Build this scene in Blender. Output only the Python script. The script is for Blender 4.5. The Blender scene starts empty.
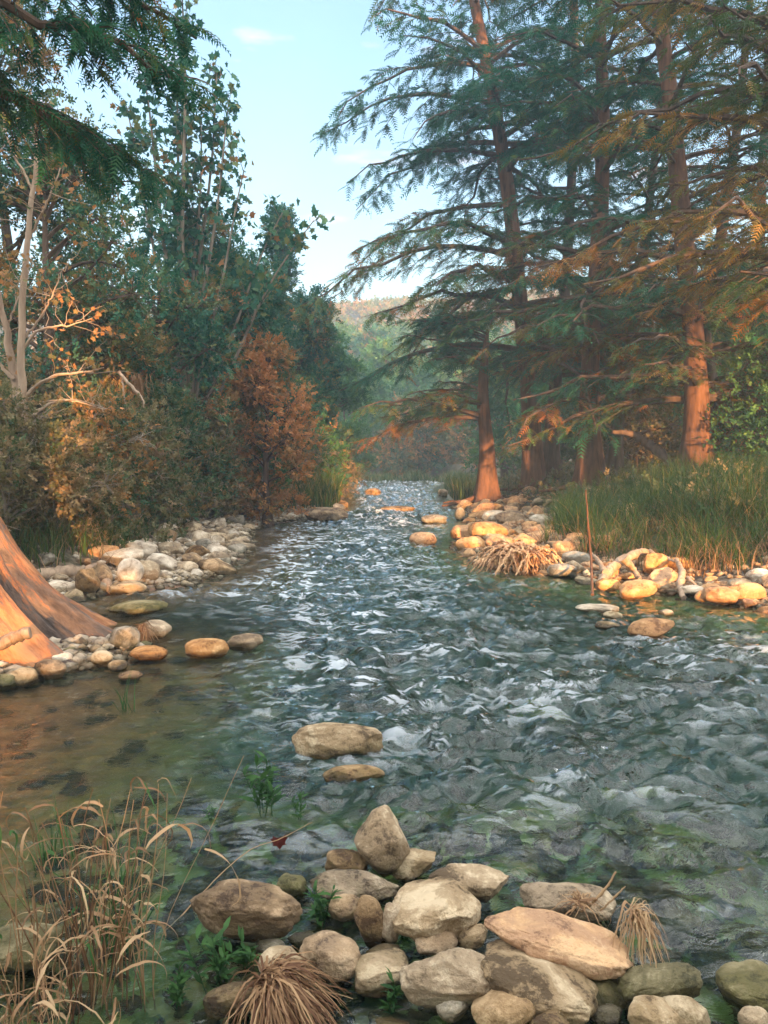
import bpy, bmesh, math, random
import numpy as np
from mathutils import Vector

SC = bpy.context.scene
COL = SC.collection

# ------------------------------------------------------------ camera
CAM_Z, FPX, PITCH = 1.7, 769.0, math.radians(3.72)
cam_d = bpy.data.cameras.new('camera')
cam = bpy.data.objects.new('camera', cam_d); COL.objects.link(cam)
cam.location = (0, 0, CAM_Z); cam.rotation_euler = (math.pi/2-PITCH, 0, 0)
cam_d.sensor_width = 36; cam_d.lens = FPX*36/1024
cam_d.clip_start = 0.05; cam_d.clip_end = 3000
SC.camera = cam

# ------------------------------------------------------------ light
SUN_EL, SUN_AZ = math.radians(7.0), math.radians(14.0)      # low sun behind the camera, a little to the right
sdir = Vector((math.sin(SUN_AZ)*math.cos(SUN_EL), -math.cos(SUN_AZ)*math.cos(SUN_EL), math.sin(SUN_EL)))
sl = bpy.data.lights.new('sun', 'SUN'); sl.energy = 5.0; sl.angle = math.radians(0.6); sl.color = (1.0, 0.51, 0.20)
so = bpy.data.objects.new('sun', sl); COL.objects.link(so); so.rotation_euler = sdir.to_track_quat('Z', 'Y').to_euler()
so.location = (5, -20, 12)
EXPOSURE = 2.0
SKY_STRENGTH = 0.15
FILL_CLOUD = (10.5, 10.2, 10.2)
world = bpy.data.worlds.new('World'); SC.world = world; world.use_nodes = True
nt = world.node_tree; nt.nodes.clear()
N = nt.nodes.new; Lk = nt.links.new
wo = N('ShaderNodeOutputWorld'); bg = N('ShaderNodeBackground'); sky = N('ShaderNodeTexSky')
sky.sky_type = 'NISHITA'; sky.sun_disc = False; sky.sun_elevation = SUN_EL; sky.sun_rotation = math.pi-SUN_AZ
sky.air_density = 1.35; sky.dust_density = 2.0; sky.ozone_density = 3.0
# small pink evening clouds, far away in the sky
tc = N('ShaderNodeTexCoord'); mp = N('ShaderNodeMapping'); mp.inputs['Scale'].default_value = (2.2, 2.2, 9.0)
mp.inputs['Location'].default_value = (0.0, 0.0, 0.35)
nz = N('ShaderNodeTexNoise'); nz.inputs['Scale'].default_value = 2.6; nz.inputs['Detail'].default_value = 5; nz.inputs['Roughness'].default_value = 0.5
rp = N('ShaderNodeMapRange'); rp.inputs[1].default_value = 0.60; rp.inputs[2].default_value = 0.74; rp.inputs[4].default_value = 0.75
mx = N('ShaderNodeMix'); mx.data_type = 'RGBA'; mx.inputs[7].default_value = (2.7, 1.65, 1.45, 1)
Lk(tc.outputs['Generated'], mp.inputs['Vector']); Lk(mp.outputs[0], nz.inputs['Vector']); Lk(nz.outputs['Fac'], rp.inputs[0])
hsn = N('ShaderNodeHueSaturation'); hsn.inputs['Saturation'].default_value = 0.98; Lk(sky.outputs[0], hsn.inputs['Color'])
Lk(rp.outputs[0], mx.inputs[0]); Lk(hsn.outputs[0], mx.inputs[6]); 
# unseen cloud sheet overhead and behind the viewer, added to brighten shade and water
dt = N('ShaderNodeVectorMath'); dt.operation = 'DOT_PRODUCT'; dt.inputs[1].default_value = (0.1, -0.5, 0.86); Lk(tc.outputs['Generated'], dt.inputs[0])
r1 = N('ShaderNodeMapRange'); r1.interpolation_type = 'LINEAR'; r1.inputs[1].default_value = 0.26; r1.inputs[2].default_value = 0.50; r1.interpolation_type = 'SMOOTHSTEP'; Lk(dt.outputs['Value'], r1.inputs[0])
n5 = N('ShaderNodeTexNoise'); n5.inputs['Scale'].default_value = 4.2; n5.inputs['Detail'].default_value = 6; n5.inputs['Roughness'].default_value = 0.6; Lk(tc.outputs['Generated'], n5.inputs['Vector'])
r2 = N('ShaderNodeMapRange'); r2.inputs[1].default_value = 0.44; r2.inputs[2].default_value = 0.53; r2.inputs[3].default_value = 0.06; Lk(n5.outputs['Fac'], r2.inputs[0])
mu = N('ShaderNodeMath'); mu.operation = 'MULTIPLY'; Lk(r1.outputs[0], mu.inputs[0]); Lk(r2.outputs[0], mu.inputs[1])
mz = N('ShaderNodeMix'); mz.data_type = 'RGBA'; mz.inputs[7].default_value = (*FILL_CLOUD, 1); Lk(mu.outputs[0], mz.inputs[0]); Lk(mx.outputs[2], mz.inputs[6]); Lk(mz.outputs[2], bg.inputs['Color'])
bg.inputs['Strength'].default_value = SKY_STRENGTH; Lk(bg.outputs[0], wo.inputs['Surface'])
SC.view_settings.view_transform = 'Standard'; SC.view_settings.look = 'None'
SC.view_settings.exposure = EXPOSURE; SC.view_settings.gamma = 1.0
try: SC.view_settings.use_curve_mapping = False
except Exception: pass
SC.render.engine = 'CYCLES'
cy = SC.cycles
cy.use_denoising = True
cy.max_bounces = 7; cy.diffuse_bounces = 3; cy.glossy_bounces = 3; cy.transmission_bounces = 4; cy.transparent_max_bounces = 6
cy.volume_bounces = 0; cy.caustics_reflective = False; cy.caustics_refractive = True
cy.sample_clamp_indirect = 6.0

# ------------------------------------------------------------ helpers
def W(px, py, z=0.0):
    """point at height z seen at a pixel"""
    u = (px-384)/FPX; v = (512-py)/FPX
    d = Vector((u, math.cos(PITCH)+v*math.sin(PITCH), -math.sin(PITCH)+v*math.cos(PITCH)))
    t = (z-CAM_Z)/d.z
    return Vector((d.x*t, d.y*t, z))
def P(px, py, Y):
    """point at distance Y seen at a pixel"""
    u = (px-384)/FPX; v = (512-py)/FPX
    d = Vector((u, math.cos(PITCH)+v*math.sin(PITCH), -math.sin(PITCH)+v*math.cos(PITCH)))
    t = Y/d.y
    return Vector((d.x*t, Y, CAM_Z+d.z*t))

_rng = np.random.RandomState(7)
_perm = _rng.permutation(256); _perm = np.concatenate([_perm, _perm, _perm])
_grad = _rng.normal(size=(256, 3)); _grad /= np.linalg.norm(_grad, axis=1)[:, None]
def perlin(x, y, z=0.0, seed=0):
    x = np.asarray(x, float); y = np.asarray(y, float)+seed*17.31; z = np.zeros_like(x)+z+seed*3.7
    xi = np.floor(x).astype(int); yi = np.floor(y).astype(int); zi = np.floor(z).astype(int)
    xf, yf, zf = x-xi, y-yi, z-zi
    f = lambda t: t*t*t*(t*(t*6-15)+10)
    u, v, w = f(xf), f(yf), f(zf)
    def g(dx, dy, dz):
        h = _perm[(_perm[(_perm[(xi+dx) & 255]+yi+dy) & 255]+zi+dz) & 255]
        G = _grad[h]
        return G[..., 0]*(xf-dx)+G[..., 1]*(yf-dy)+G[..., 2]*(zf-dz)
    l = lambda a, b, t: a+t*(b-a)
    return 1.5*l(l(l(g(0,0,0), g(1,0,0), u), l(g(0,1,0), g(1,1,0), u), v), l(l(g(0,0,1), g(1,0,1), u), l(g(0,1,1), g(1,1,1), u), v), w)
def fbm(x, y, z=0.0, seed=0, o=4, gain=0.5):
    s = 0; a = 1; f = 1
    for i in range(o):
        s = s+a*perlin(np.asarray(x)*f, np.asarray(y)*f, np.asarray(z)*f, seed+i*5); a *= gain; f *= 2.03
    return s
sstep = lambda a, b, x: (lambda t: t*t*(3-2*t))(np.clip((x-a)/(b-a), 0, 1))

class Mesh:
    """collects triangles and quads, with one tone value per vertex"""
    def __init__(s): s.v = []; s.t = []; s.q = []; s.c = []; s.n = 0
    def add(s, v, tri=None, quad=None, tone=0.5):
        v = np.asarray(v, np.float32).reshape(-1, 3)
        s.v.append(v); s.c.append(np.zeros(len(v), np.float32)+tone)
        if tri is not None and len(tri): s.t.append(np.asarray(tri).reshape(-1, 3)+s.n)
        if quad is not None and len(quad): s.q.append(np.asarray(quad).reshape(-1, 4)+s.n)
        s.n += len(v)
    def tubes(s, Pt, R, sides=4, tone=0.5, cap=False):
        """Pt (m,n,3), R (m,n)"""
        Pt = np.asarray(Pt, float); R = np.asarray(R, float)
        if Pt.ndim == 2: Pt = Pt[None]; R = R[None]
        m, n, _ = Pt.shape
        T = np.gradient(Pt, axis=1); T /= np.linalg.norm(T, axis=2, keepdims=True)+1e-9
        D = Pt[:, -1]-Pt[:, 0]; ref = np.zeros((m, 3)); ref[np.arange(m), np.argmin(np.abs(D), axis=1)] = 1
        A = np.cross(T, ref[:, None, :]); A /= np.linalg.norm(A, axis=2, keepdims=True)+1e-9
        B = np.cross(T, A)
        th = np.arange(sides)*2*math.pi/sides
        V = Pt[:, :, None, :]+R[:, :, None, None]*(np.cos(th)[None, None, :, None]*A[:, :, None, :]+np.sin(th)[None, None, :, None]*B[:, :, None, :])
        idx = np.arange(m*n*sides).reshape(m, n, sides)
        a = idx[:, :-1]; b = idx[:, 1:]
        q = np.stack([a, np.roll(a, -1, 2), np.roll(b, -1, 2), b], -1).reshape(-1, 4)
        tn = tone
        if isinstance(tone, np.ndarray) and tone.shape == (m,): tn = np.repeat(tone, n*sides)
        s.add(V.reshape(-1, 3), quad=q, tone=tn)
        if cap:
            for k in range(m):
                for e, rev in ((0, 1), (n-1, 0)):
                    c = Pt[k, e]; r = V[k, e]
                    vv = np.vstack([r, c[None]]); tr = [(i, (i+1) % sides, sides) for i in range(sides)]
                    s.add(vv, tri=tr, tone=float(np.mean(tone)))
    def cards(s, proto, pos, d, up, size, tone):
        """copies of a small proto (verts, tris) at pos (m,3) along d, with normal up"""
        pv, pt = proto
        pos = np.asarray(pos, float); m = len(pos)
        if m == 0: return
        d = d/(np.linalg.norm(d, axis=1, keepdims=True)+1e-9)
        sd = np.cross(d, up); sd /= np.linalg.norm(sd, axis=1, keepdims=True)+1e-9
        u2 = np.cross(sd, d)
        V = pos[:, None]+size[:, None, None]*(pv[None, :, 0, None]*d[:, None]+pv[None, :, 1, None]*sd[:, None]+pv[None, :, 2, None]*u2[:, None])
        k = len(pv); tri = (pt[None]+np.arange(m)[:, None, None]*k).reshape(-1, 3)
        s.add(V.reshape(-1, 3), tri=tri, tone=np.repeat(tone, k))
    def build(s, name, mat, parent=None, smooth=False):
        V = np.concatenate(s.v); C = np.concatenate(s.c)
        T = np.concatenate(s.t) if s.t else np.zeros((0, 3), int)
        Q = np.concatenate(s.q) if s.q else np.zeros((0, 4), int)
        me = bpy.data.meshes.new(name)
        me.vertices.add(len(V)); me.vertices.foreach_set('co', V.ravel())
        loops = np.concatenate([T.ravel(), Q.ravel()]).astype(np.int32)
        me.loops.add(len(loops)); me.loops.foreach_set('vertex_index', loops)
        nf = len(T)+len(Q); me.polygons.add(nf)
        st = np.concatenate([np.arange(len(T))*3, len(T)*3+np.arange(len(Q))*4]).astype(np.int32)
        me.polygons.foreach_set('loop_start', st)
        me.polygons.foreach_set('use_smooth', np.full(nf, smooth))
        a = me.attributes.new('tone', 'FLOAT', 'POINT'); a.data.foreach_set('value', C)
        me.update(calc_edges=True)
        if mat: me.materials.append(mat)
        o = bpy.data.objects.new(name, me); COL.objects.link(o)
        if parent: o.parent = parent
        return o
def tag(o, label=None, cat=None, group=None, kind=None):
    if label: o['label'] = label
    if cat: o['category'] = cat
    if group: o['group'] = group
    if kind: o['kind'] = kind
    return o
def empty(name, loc, label, cat, group=None):
    o = bpy.data.objects.new(name, None); COL.objects.link(o); o.location = loc
    o.empty_display_size = 0.2
    return tag(o, label, cat, group)

# ------------------------------------------------------------ materials
def new_mat(name):
    m = bpy.data.materials.new(name); m.use_nodes = True; t = m.node_tree; t.nodes.clear()
    out = t.nodes.new('ShaderNodeOutputMaterial'); return m, t, out
def ramp(t, fac, stops):
    r = t.nodes.new('ShaderNodeValToRGB'); e = r.color_ramp.elements
    while len(e) < len(stops): e.new(0.5)
    for i, (p, c) in enumerate(stops): e[i].position = p; e[i].color = (*c, 1)
    t.links.new(fac, r.inputs[0]); return r.outputs[0]
def noise(t, vec, scale, detail=4, rough=0.55, dist=0.0):
    n = t.nodes.new('ShaderNodeTexNoise'); n.inputs['Scale'].default_value = scale; n.inputs['Detail'].default_value = detail
    n.inputs['Roughness'].default_value = rough; n.inputs['Distortion'].default_value = dist
    if vec is not None: t.links.new(vec, n.inputs['Vector'])
    return n.outputs['Fac']
def math_n(t, op, a, b=None, clamp=False):
    n = t.nodes.new('ShaderNodeMath'); n.operation = op; n.use_clamp = clamp
    for i, x in enumerate((a, b)):
        if x is None: continue
        if isinstance(x, (int, float)): n.inputs[i].default_value = x
        else: t.links.new(x, n.inputs[i])
    return n.outputs[0]
def maprange(t, v, a, b, c=0.0, d=1.0):
    n = t.nodes.new('ShaderNodeMapRange'); t.links.new(v, n.inputs[0])
    for i, x in enumerate((a, b, c, d)): n.inputs[i+1].default_value = x
    return n.outputs[0]
def mixc(t, f, a, b, mode='MIX'):
    n = t.nodes.new('ShaderNodeMix'); n.data_type = 'RGBA'; n.blend_type = mode
    if isinstance(f, (int, float)): n.inputs[0].default_value = f
    else: t.links.new(f, n.inputs[0])
    for i, x in ((6, a), (7, b)):
        if isinstance(x, tuple): n.inputs[i].default_value = (*x, 1)
        else: t.links.new(x, n.inputs[i])
    return n.outputs[2]
def bump(t, h, strength, dist):
    b = t.nodes.new('ShaderNodeBump'); b.inputs['Strength'].default_value = strength; b.inputs['Distance'].default_value = dist
    t.links.new(h, b.inputs['Height']); return b.outputs[0]
def geo_pos(t): return t.nodes.new('ShaderNodeNewGeometry').outputs['Position']
def attr(t, n='tone'):
    a = t.nodes.new('ShaderNodeAttribute'); a.attribute_name = n; return a.outputs['Fac']

def leaf_mat(name, stops, patch=0.5, spread=0.35, transl=0.35):
    """leaf colour from a tone per leaf and slow patches through the plant"""
    m, t, out = new_mat(name)
    n = noise(t, geo_pos(t), patch, 3)
    f = math_n(t, 'ADD', attr(t), math_n(t, 'MULTIPLY', math_n(t, 'SUBTRACT', n, 0.5), spread*3.2), True)
    c = ramp(t, f, stops)
    p = t.nodes.new('ShaderNodeBsdfPrincipled'); t.links.new(c, p.inputs['Base Color']); p.inputs['Roughness'].default_value = 0.6
    p.inputs['Specular IOR Level'].default_value = 0.25
    tr = t.nodes.new('ShaderNodeBsdfTranslucent'); t.links.new(c, tr.inputs['Color'])
    mx = t.nodes.new('ShaderNodeMixShader'); mx.inputs[0].default_value = transl
    t.links.new(p.outputs[0], mx.inputs[1]); t.links.new(tr.outputs[0], mx.inputs[2]); t.links.new(mx.outputs[0], out.inputs[0])
    return m
def bark_mat(name, dark, light, scale=6.0, stretch=0.15, bstr=0.8, bd=0.03):
    m, t, out = new_mat(name)
    mp = t.nodes.new('ShaderNodeMapping'); mp.inputs['Scale'].default_value = (1, 1, stretch)
    t.links.new(geo_pos(t), mp.inputs['Vector'])
    n = noise(t, mp.outputs[0], scale, 6, 0.65, 0.4); n2 = noise(t, geo_pos(t), 1.3, 3)
    f = math_n(t, 'ADD', math_n(t, 'MULTIPLY', n, 0.75), math_n(t, 'MULTIPLY', n2, 0.3))
    c = ramp(t, f, [(0.35, dark), (0.68, light)])
    p = t.nodes.new('ShaderNodeBsdfPrincipled'); t.links.new(c, p.inputs['Base Color']); p.inputs['Roughness'].default_value = 0.85
    p.inputs['Specular IOR Level'].default_value = 0.2
    t.links.new(bump(t, n, bstr, bd), p.inputs['Normal']); t.links.new(p.outputs[0], out.inputs[0])
    return m
def rock_mat(name, dark, mid, light, scale=5.0, alg=0.5):
    m, t, out = new_mat(name)
    tcn = t.nodes.new('ShaderNodeTexCoord'); oi = t.nodes.new('ShaderNodeObjectInfo')
    off = t.nodes.new('ShaderNodeVectorMath'); off.operation = 'ADD'
    pos = geo_pos(t); t.links.new(pos, off.inputs[0]); t.links.new(oi.outputs['Random'], off.inputs[1])
    v = off.outputs[0]
    n1 = noise(t, v, scale, 8, 0.62, 0.6); n2 = noise(t, v, scale*5, 6, 0.7); n3 = noise(t, v, scale*0.45, 3)
    n4 = noise(t, v, scale*22, 4, 0.75)
    f = math_n(t, 'ADD', math_n(t, 'MULTIPLY', n1, 0.55), math_n(t, 'ADD', math_n(t, 'MULTIPLY', n2, 0.30), math_n(t, 'ADD', math_n(t, 'MULTIPLY', n3, 0.12), math_n(t, 'MULTIPLY', n4, 0.16))))
    c = ramp(t, f, [(0.49, dark), (0.54, mid), (0.585, mid), (0.645, light)])
    hs = t.nodes.new('ShaderNodeHueSaturation'); t.links.new(c, hs.inputs['Color'])
    t.links.new(maprange(t, oi.outputs['Random'], 0, 1, 0.78, 1.2), hs.inputs['Value'])
    t.links.new(maprange(t, math_n(t, 'FRACT', math_n(t, 'MULTIPLY', oi.outputs['Random'], 7.3)), 0, 1, 0.82, 1.03), hs.inputs['Saturation'])
    c = hs.outputs[0]
    # pale dry crust on the upward faces, dark specks, algae and a wet line near the water
    sp = t.nodes.new('ShaderNodeSeparateXYZ'); t.links.new(pos, sp.inputs[0])
    gn = t.nodes.new('ShaderNodeNewGeometry'); sn = t.nodes.new('ShaderNodeSeparateXYZ'); t.links.new(gn.outputs['Normal'], sn.inputs[0])
    crust = math_n(t, 'MULTIPLY', maprange(t, sn.outputs['Z'], 0.25, 0.9), maprange(t, n1, 0.47, 0.60))
    c = mixc(t, math_n(t, 'MULTIPLY', crust, 0.45), c, tuple(min(1, x*1.22) for x in light))
    zz = math_n(t, 'ADD', sp.outputs['Z'], math_n(t, 'MULTIPLY', math_n(t, 'SUBTRACT', n1, 0.5), 0.10))
    algae = math_n(t, 'MULTIPLY', maprange(t, zz, 0.13, 0.04), maprange(t, n2, 0.40, 0.56, 0, alg))
    c = mixc(t, algae, c, (0.085, 0.085, 0.018))
    wet = maprange(t, zz, 0.075, 0.045)
    c = mixc(t, wet, c, mixc(t, 1.0, c, (0.42, 0.40, 0.34), 'MULTIPLY'))
    p = t.nodes.new('ShaderNodeBsdfPrincipled'); t.links.new(c, p.inputs['Base Color'])
    t.links.new(maprange(t, wet, 0, 1, 0.8, 0.25), p.inputs['Roughness']); p.inputs['Specular IOR Level'].default_value = 0.35
    h = math_n(t, 'ADD', math_n(t, 'MULTIPLY', n1, 0.6), math_n(t, 'ADD', math_n(t, 'MULTIPLY', n2, 0.5), math_n(t, 'MULTIPLY', n4, 0.22)))
    vo = t.nodes.new('ShaderNodeTexVoronoi'); vo.inputs['Scale'].default_value = scale*9; t.links.new(v, vo.inputs['Vector'])
    h = math_n(t, 'ADD', h, math_n(t, 'MULTIPLY', math_n(t, 'MINIMUM', vo.outputs['Distance'], 0.35), 0.35))
    t.links.new(bump(t, h, 0.9, 0.035), p.inputs['Normal']); t.links.new(p.outputs[0], out.inputs[0])
    return m

M = {}
M['rock_tan'] = rock_mat('tan_limestone', (0.10, 0.066, 0.032), (0.30, 0.21, 0.11), (0.52, 0.41, 0.255))
M['rock_brown'] = rock_mat('brown_stone', (0.085, 0.048, 0.022), (0.23, 0.145, 0.065), (0.42, 0.29, 0.155))
M['rock_pale'] = rock_mat('pale_limestone', (0.27, 0.20, 0.13), (0.50, 0.40, 0.27), (0.68, 0.60, 0.46), alg=0.3)
M['rock_orange'] = rock_mat('ochre_stone', (0.22, 0.10, 0.035), (0.46, 0.235, 0.085), (0.62, 0.38, 0.17), alg=0.2)
M['rock_grey'] = rock_mat('grey_stone', (0.10, 0.085, 0.055), (0.22, 0.19, 0.13), (0.37, 0.32, 0.24))
M['rock_green'] = rock_mat('algae_stone', (0.06, 0.10, 0.01), (0.20, 0.30, 0.03), (0.38, 0.50, 0.06), alg=.3)
M['rock_moss'] = rock_mat('mossy_stone', (0.06, 0.055, 0.018), (0.15, 0.125, 0.045), (0.30, 0.25, 0.13), alg=1.0)
M['bark_dark'] = bark_mat('dark_bark', (0.035, 0.024, 0.017), (0.15, 0.10, 0.07))
M['bark_red'] = bark_mat('red_brown_bark', (0.04, 0.021, 0.013), (0.20, 0.10, 0.055))
M['bark_grey'] = bark_mat('grey_bark', (0.10, 0.08, 0.06), (0.34, 0.28, 0.21))
M['bark_pale'] = bark_mat('pale_bark', (0.22, 0.15, 0.10), (0.50, 0.38, 0.27))
M['drift'] = bark_mat('driftwood', (0.14, 0.09, 0.055), (0.46, 0.34, 0.23), 14, 0.5, 0.6, 0.01)
M['cyp'] = leaf_mat('cypress_foliage', [(0.0, (0.010, 0.095, 0.058)), (0.45, (0.030, 0.150, 0.070)), (0.72, (0.13, 0.17, 0.035)), (0.9, (0.26, 0.13, 0.035)), (1.0, (0.34, 0.13, 0.04))], 0.35, 0.24)
M['cyp_gold'] = leaf_mat('turning_cypress_foliage', [(0.0, (0.03, 0.085, 0.032)), (0.4, (0.085, 0.13, 0.032)), (0.7, (0.25, 0.16, 0.03)), (1.0, (0.38, 0.17, 0.04))], 0.4, 0.35)
M['leaf_dark'] = leaf_mat('dark_leaves', [(0.0, (0.015, 0.095, 0.065)), (0.42, (0.05, 0.17, 0.09)), (0.68, (0.16, 0.19, 0.06)), (0.85, (0.30, 0.18, 0.07)), (1.0, (0.40, 0.18, 0.07))], 0.45, 0.42)
M['leaf_green'] = leaf_mat('green_leaves', [(0.0, (0.03, 0.12, 0.05)), (0.6, (0.09, 0.21, 0.055)), (1.0, (0.22, 0.27, 0.06))], 0.5, 0.2)
M['leaf_rust'] = leaf_mat('rusty_leaves', [(0.0, (0.035, 0.11, 0.05)), (0.35, (0.11, 0.14, 0.05)), (0.62, (0.30, 0.18, 0.06)), (1.0, (0.50, 0.22, 0.075))], 0.45, 0.4)
M['leaf_brown'] = leaf_mat('dry_brown_leaves', [(0.0, (0.06, 0.11, 0.04)), (0.4, (0.20, 0.17, 0.075)), (1.0, (0.44, 0.28, 0.15))], 0.7, 0.3)
M['hill'] = leaf_mat('hill_woods', [(0.0, (0.035, 0.10, 0.015)), (0.45, (0.11, 0.13, 0.02)), (0.75, (0.26, 0.15, 0.025)), (1.0, (0.30, 0.12, 0.03))], 0.02, 0.3, 0.2)
M['grass'] = leaf_mat('bank_grass', [(0.0, (0.022, 0.065, 0.016)), (0.45, (0.06, 0.12, 0.024)), (0.7, (0.16, 0.16, 0.05)), (1.0, (0.38, 0.24, 0.10))], 1.2, 0.25, 0.4)
M['straw'] = leaf_mat('dry_straw', [(0.0, (0.12, 0.055, 0.025)), (0.5, (0.36, 0.22, 0.11)), (1.0, (0.50, 0.35, 0.19))], 6, 0.15, 0.3)
M['weed'] = leaf_mat('fresh_weed', [(0.0, (0.02, 0.07, 0.02)), (1.0, (0.06, 0.15, 0.035))], 9, 0.2, 0.4)
M['dead_leaf'] = leaf_mat('dead_red_leaf', [(0.0, (0.07, 0.012, 0.008)), (1.0, (0.16, 0.03, 0.018))], 20, 0.2, 0.2)

# ------------------------------------------------------------ the course of the river
YL = np.array([-40, 0.5, 1.9, 2.4, 3.2, 4.5, 5.5, 5.9, 6.4, 6.9, 7.3, 8.0, 9.0, 9.7, 10.4, 13, 16, 19, 21, 24.6, 29, 34, 46, 57, 70, 90, 110])
XL = np.array([-2, -1.8, -1.6, -1.6, -2.6, -3.6, -3.4, -2.75, -2.25, -2.2, -2.6, -3.5, -4.3, -3.6, -2.6, -2.5, -2.9, -3.3, -3.1, -1.5, -1.5, -1.8, -2.3, -3.2, -10, -30, -50])
YR = np.array([-40, 0, 2.0, 5, 8.6, 9.5, 10.2, 11.2, 12.1, 13.5, 15.5, 18, 24, 32, 46, 57, 70, 90, 110])
XR = np.array([6, 6, 6, 6.0, 4.5, 3.9, 3.4, 2.8, 1.9, 1.65, 1.5, 2.2, 2.7, 2.8, 3.4, 5.0, 3.0, -12, -45])
def edge_dist(x, y):
    w = 0.12*perlin(x*0.9, y*0.9, 0, 3)+0.05*perlin(x*3, y*3, 0, 4)
    dl = np.interp(y, YL, XL)-x; dr = x-np.interp(y, YR, XR)
    dn = 1.95+0.25*sstep(-.4, -1.3, x)-y     # the bank under the viewer
    return np.maximum(dl, dn)+w, np.maximum(dr, dn)+w
def H(x, y):
    """terrain height"""
    x = np.asarray(x, float); y = np.asarray(y, float)
    dl, dr = edge_dist(x, y); d = np.maximum(dl, dr)
    left = dl > dr
    land = 0.10*np.clip(d, 0, 2.2)+0.30*np.clip(d-2.2, 0, 3)+0.03*np.clip(d-5.2, 0, 60)
    land = np.where(left, 0.14*np.clip(d, 0, 1.5)+0.30*np.clip(d-1.5, 0, 3)+0.06*np.clip(d-4.5, 0, 60), land)
    shallow = np.where((y < 4.2), 0.10, np.where((x < -0.8) & (y < 8), 0.16, 0.5))
    shallow = shallow*(0.8+0.2*0)+0*x
    k = 0.5+0.0*x
    near = sstep(4.6, 3.4, y)*sstep(2.6, 0.8, x); lf = sstep(-0.4, -1.8, x)*sstep(9, 7, y)
    dmax = 0.50*(1-near)*(1-lf)+0.085*near+0.20*lf*(1-near)
    bed = -np.minimum(0.035+0.25*np.clip(-d, 0, 9), dmax)
    z = np.where(d > 0, land+0.0, bed)
    z = z+np.where(d > 0, np.clip(d, 0, 1), 0.35)*0.10*fbm(x*0.8, y*0.8, 0, 9, 4)
    # the bank the viewer stands on, rising behind
    z = np.where(y < 2.3, np.clip(z, -9, .35)+sstep(1.2, -7.5, y)*1.35, z)
    hill = sstep(92, 190, y+0.12*np.abs(x))*(34+4*perlin(x*0.015, 0.3, 0, 2)+1.8*perlin(x*0.05, 3.3, 0, 6))
    return z+hill+sstep(60, 130, y)*0.8

def axis(lo, hi, k, n):
    a = np.arcsinh(lo/k); b = np.arcsinh(hi/k); return k*np.sinh(np.linspace(a, b, n))
gx = axis(-420, 420, 2.2, 420); gy = np.concatenate([np.linspace(-60, 1, 90)[:-1], 1+axis(0, 640, 3.0, 520)])
GX, GY = np.meshgrid(gx, gy); GZ = H(GX, GY)
DL, DR = edge_dist(GX, GY); DD = np.maximum(DL, DR)
g = Mesh(); idx = np.arange(GX.size).reshape(GX.shape)
q = np.stack([idx[:-1, :-1], idx[:-1, 1:], idx[1:, 1:], idx[1:, :-1]], -1).reshape(-1, 4)
g.add(np.stack([GX, GY, GZ], -1), quad=q, tone=np.clip(DD.ravel()*0.1+0.5, 0, 1))
m, t, out = new_mat('ground')
pos = geo_pos(t); a = attr(t)
vo = t.nodes.new('ShaderNodeTexVoronoi'); vo.inputs['Scale'].default_value = 9; vo.inputs['Randomness'].default_value = 1; t.links.new(pos, vo.inputs['Vector'])
vo2 = t.nodes.new('ShaderNodeTexVoronoi'); vo2.inputs['Scale'].default_value = 26; t.links.new(pos, vo2.inputs['Vector'])
n1 = noise(t, pos, 1.1, 5); n2 = noise(t, pos, 7, 6, 0.7)
sx = t.nodes.new('ShaderNodeSeparateColor'); t.links.new(vo.outputs['Color'], sx.inputs[0])
stone = ramp(t, math_n(t, 'ADD', math_n(t, 'MULTIPLY', sx.outputs[0], 0.6), math_n(t, 'MULTIPLY', n2, 0.4)), [(0.2, (0.11, 0.075, 0.045)), (0.5, (0.24, 0.17, 0.105)), (0.85, (0.42, 0.34, 0.24))])
stone = mixc(t, maprange(t, vo.outputs['Distance'], 0.35, 0.75), stone, (0.055, 0.04, 0.025))
bedc = ramp(t, math_n(t, 'ADD', math_n(t, 'MULTIPLY', sx.outputs[1], 0.5), math_n(t, 'MULTIPLY', n1, 0.5)), [(0.25, (0.05, 0.09, 0.012)), (0.5, (0.15, 0.21, 0.04)), (0.72, (0.24, 0.18, 0.07)), (0.9, (0.36, 0.27, 0.13))])
sxyz = t.nodes.new('ShaderNodeSeparateXYZ'); t.links.new(pos, sxyz.inputs[0])
brown = ramp(t, n2, [(0.35, (0.11, 0.042, 0.014)), (0.62, (0.36, 0.155, 0.055))])
bedc = mixc(t, maprange(t, math_n(t, 'ADD', sxyz.outputs['X'], math_n(t, 'MULTIPLY', n1, 1.2)), -0.2, -1.6), bedc, brown)
deep = maprange(t, sxyz.outputs['Z'], -0.25, -0.48)
bedc = mixc(t, math_n(t, 'MULTIPLY', deep, 0.85), bedc, (0.008, 0.045, 0.042))
floor = ramp(t, n2, [(0.3, (0.045, 0.035, 0.018)), (0.55, (0.10, 0.075, 0.038)), (0.75, (0.19, 0.13, 0.07))])
floor = mixc(t, maprange(t, n1, 0.45, 0.65), floor, (0.045, 0.06, 0.02))
dmix = math_n(t, 'ADD', a, math_n(t, 'MULTIPLY', math_n(t, 'SUBTRACT', n1, 0.5), 0.12))
c = mixc(t, maprange(t, dmix, 0.62, 0.74), stone, floor)
c = mixc(t, maprange(t, sxyz.outputs['Z'], 0.03, -0.02), c, bedc)
p = t.nodes.new('ShaderNodeBsdfPrincipled'); t.links.new(c, p.inputs['Base Color'])
t.links.new(maprange(t, sxyz.outputs['Z'], 0.07, 0.03, 0.9, 0.35), p.inputs['Roughness'])
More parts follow.
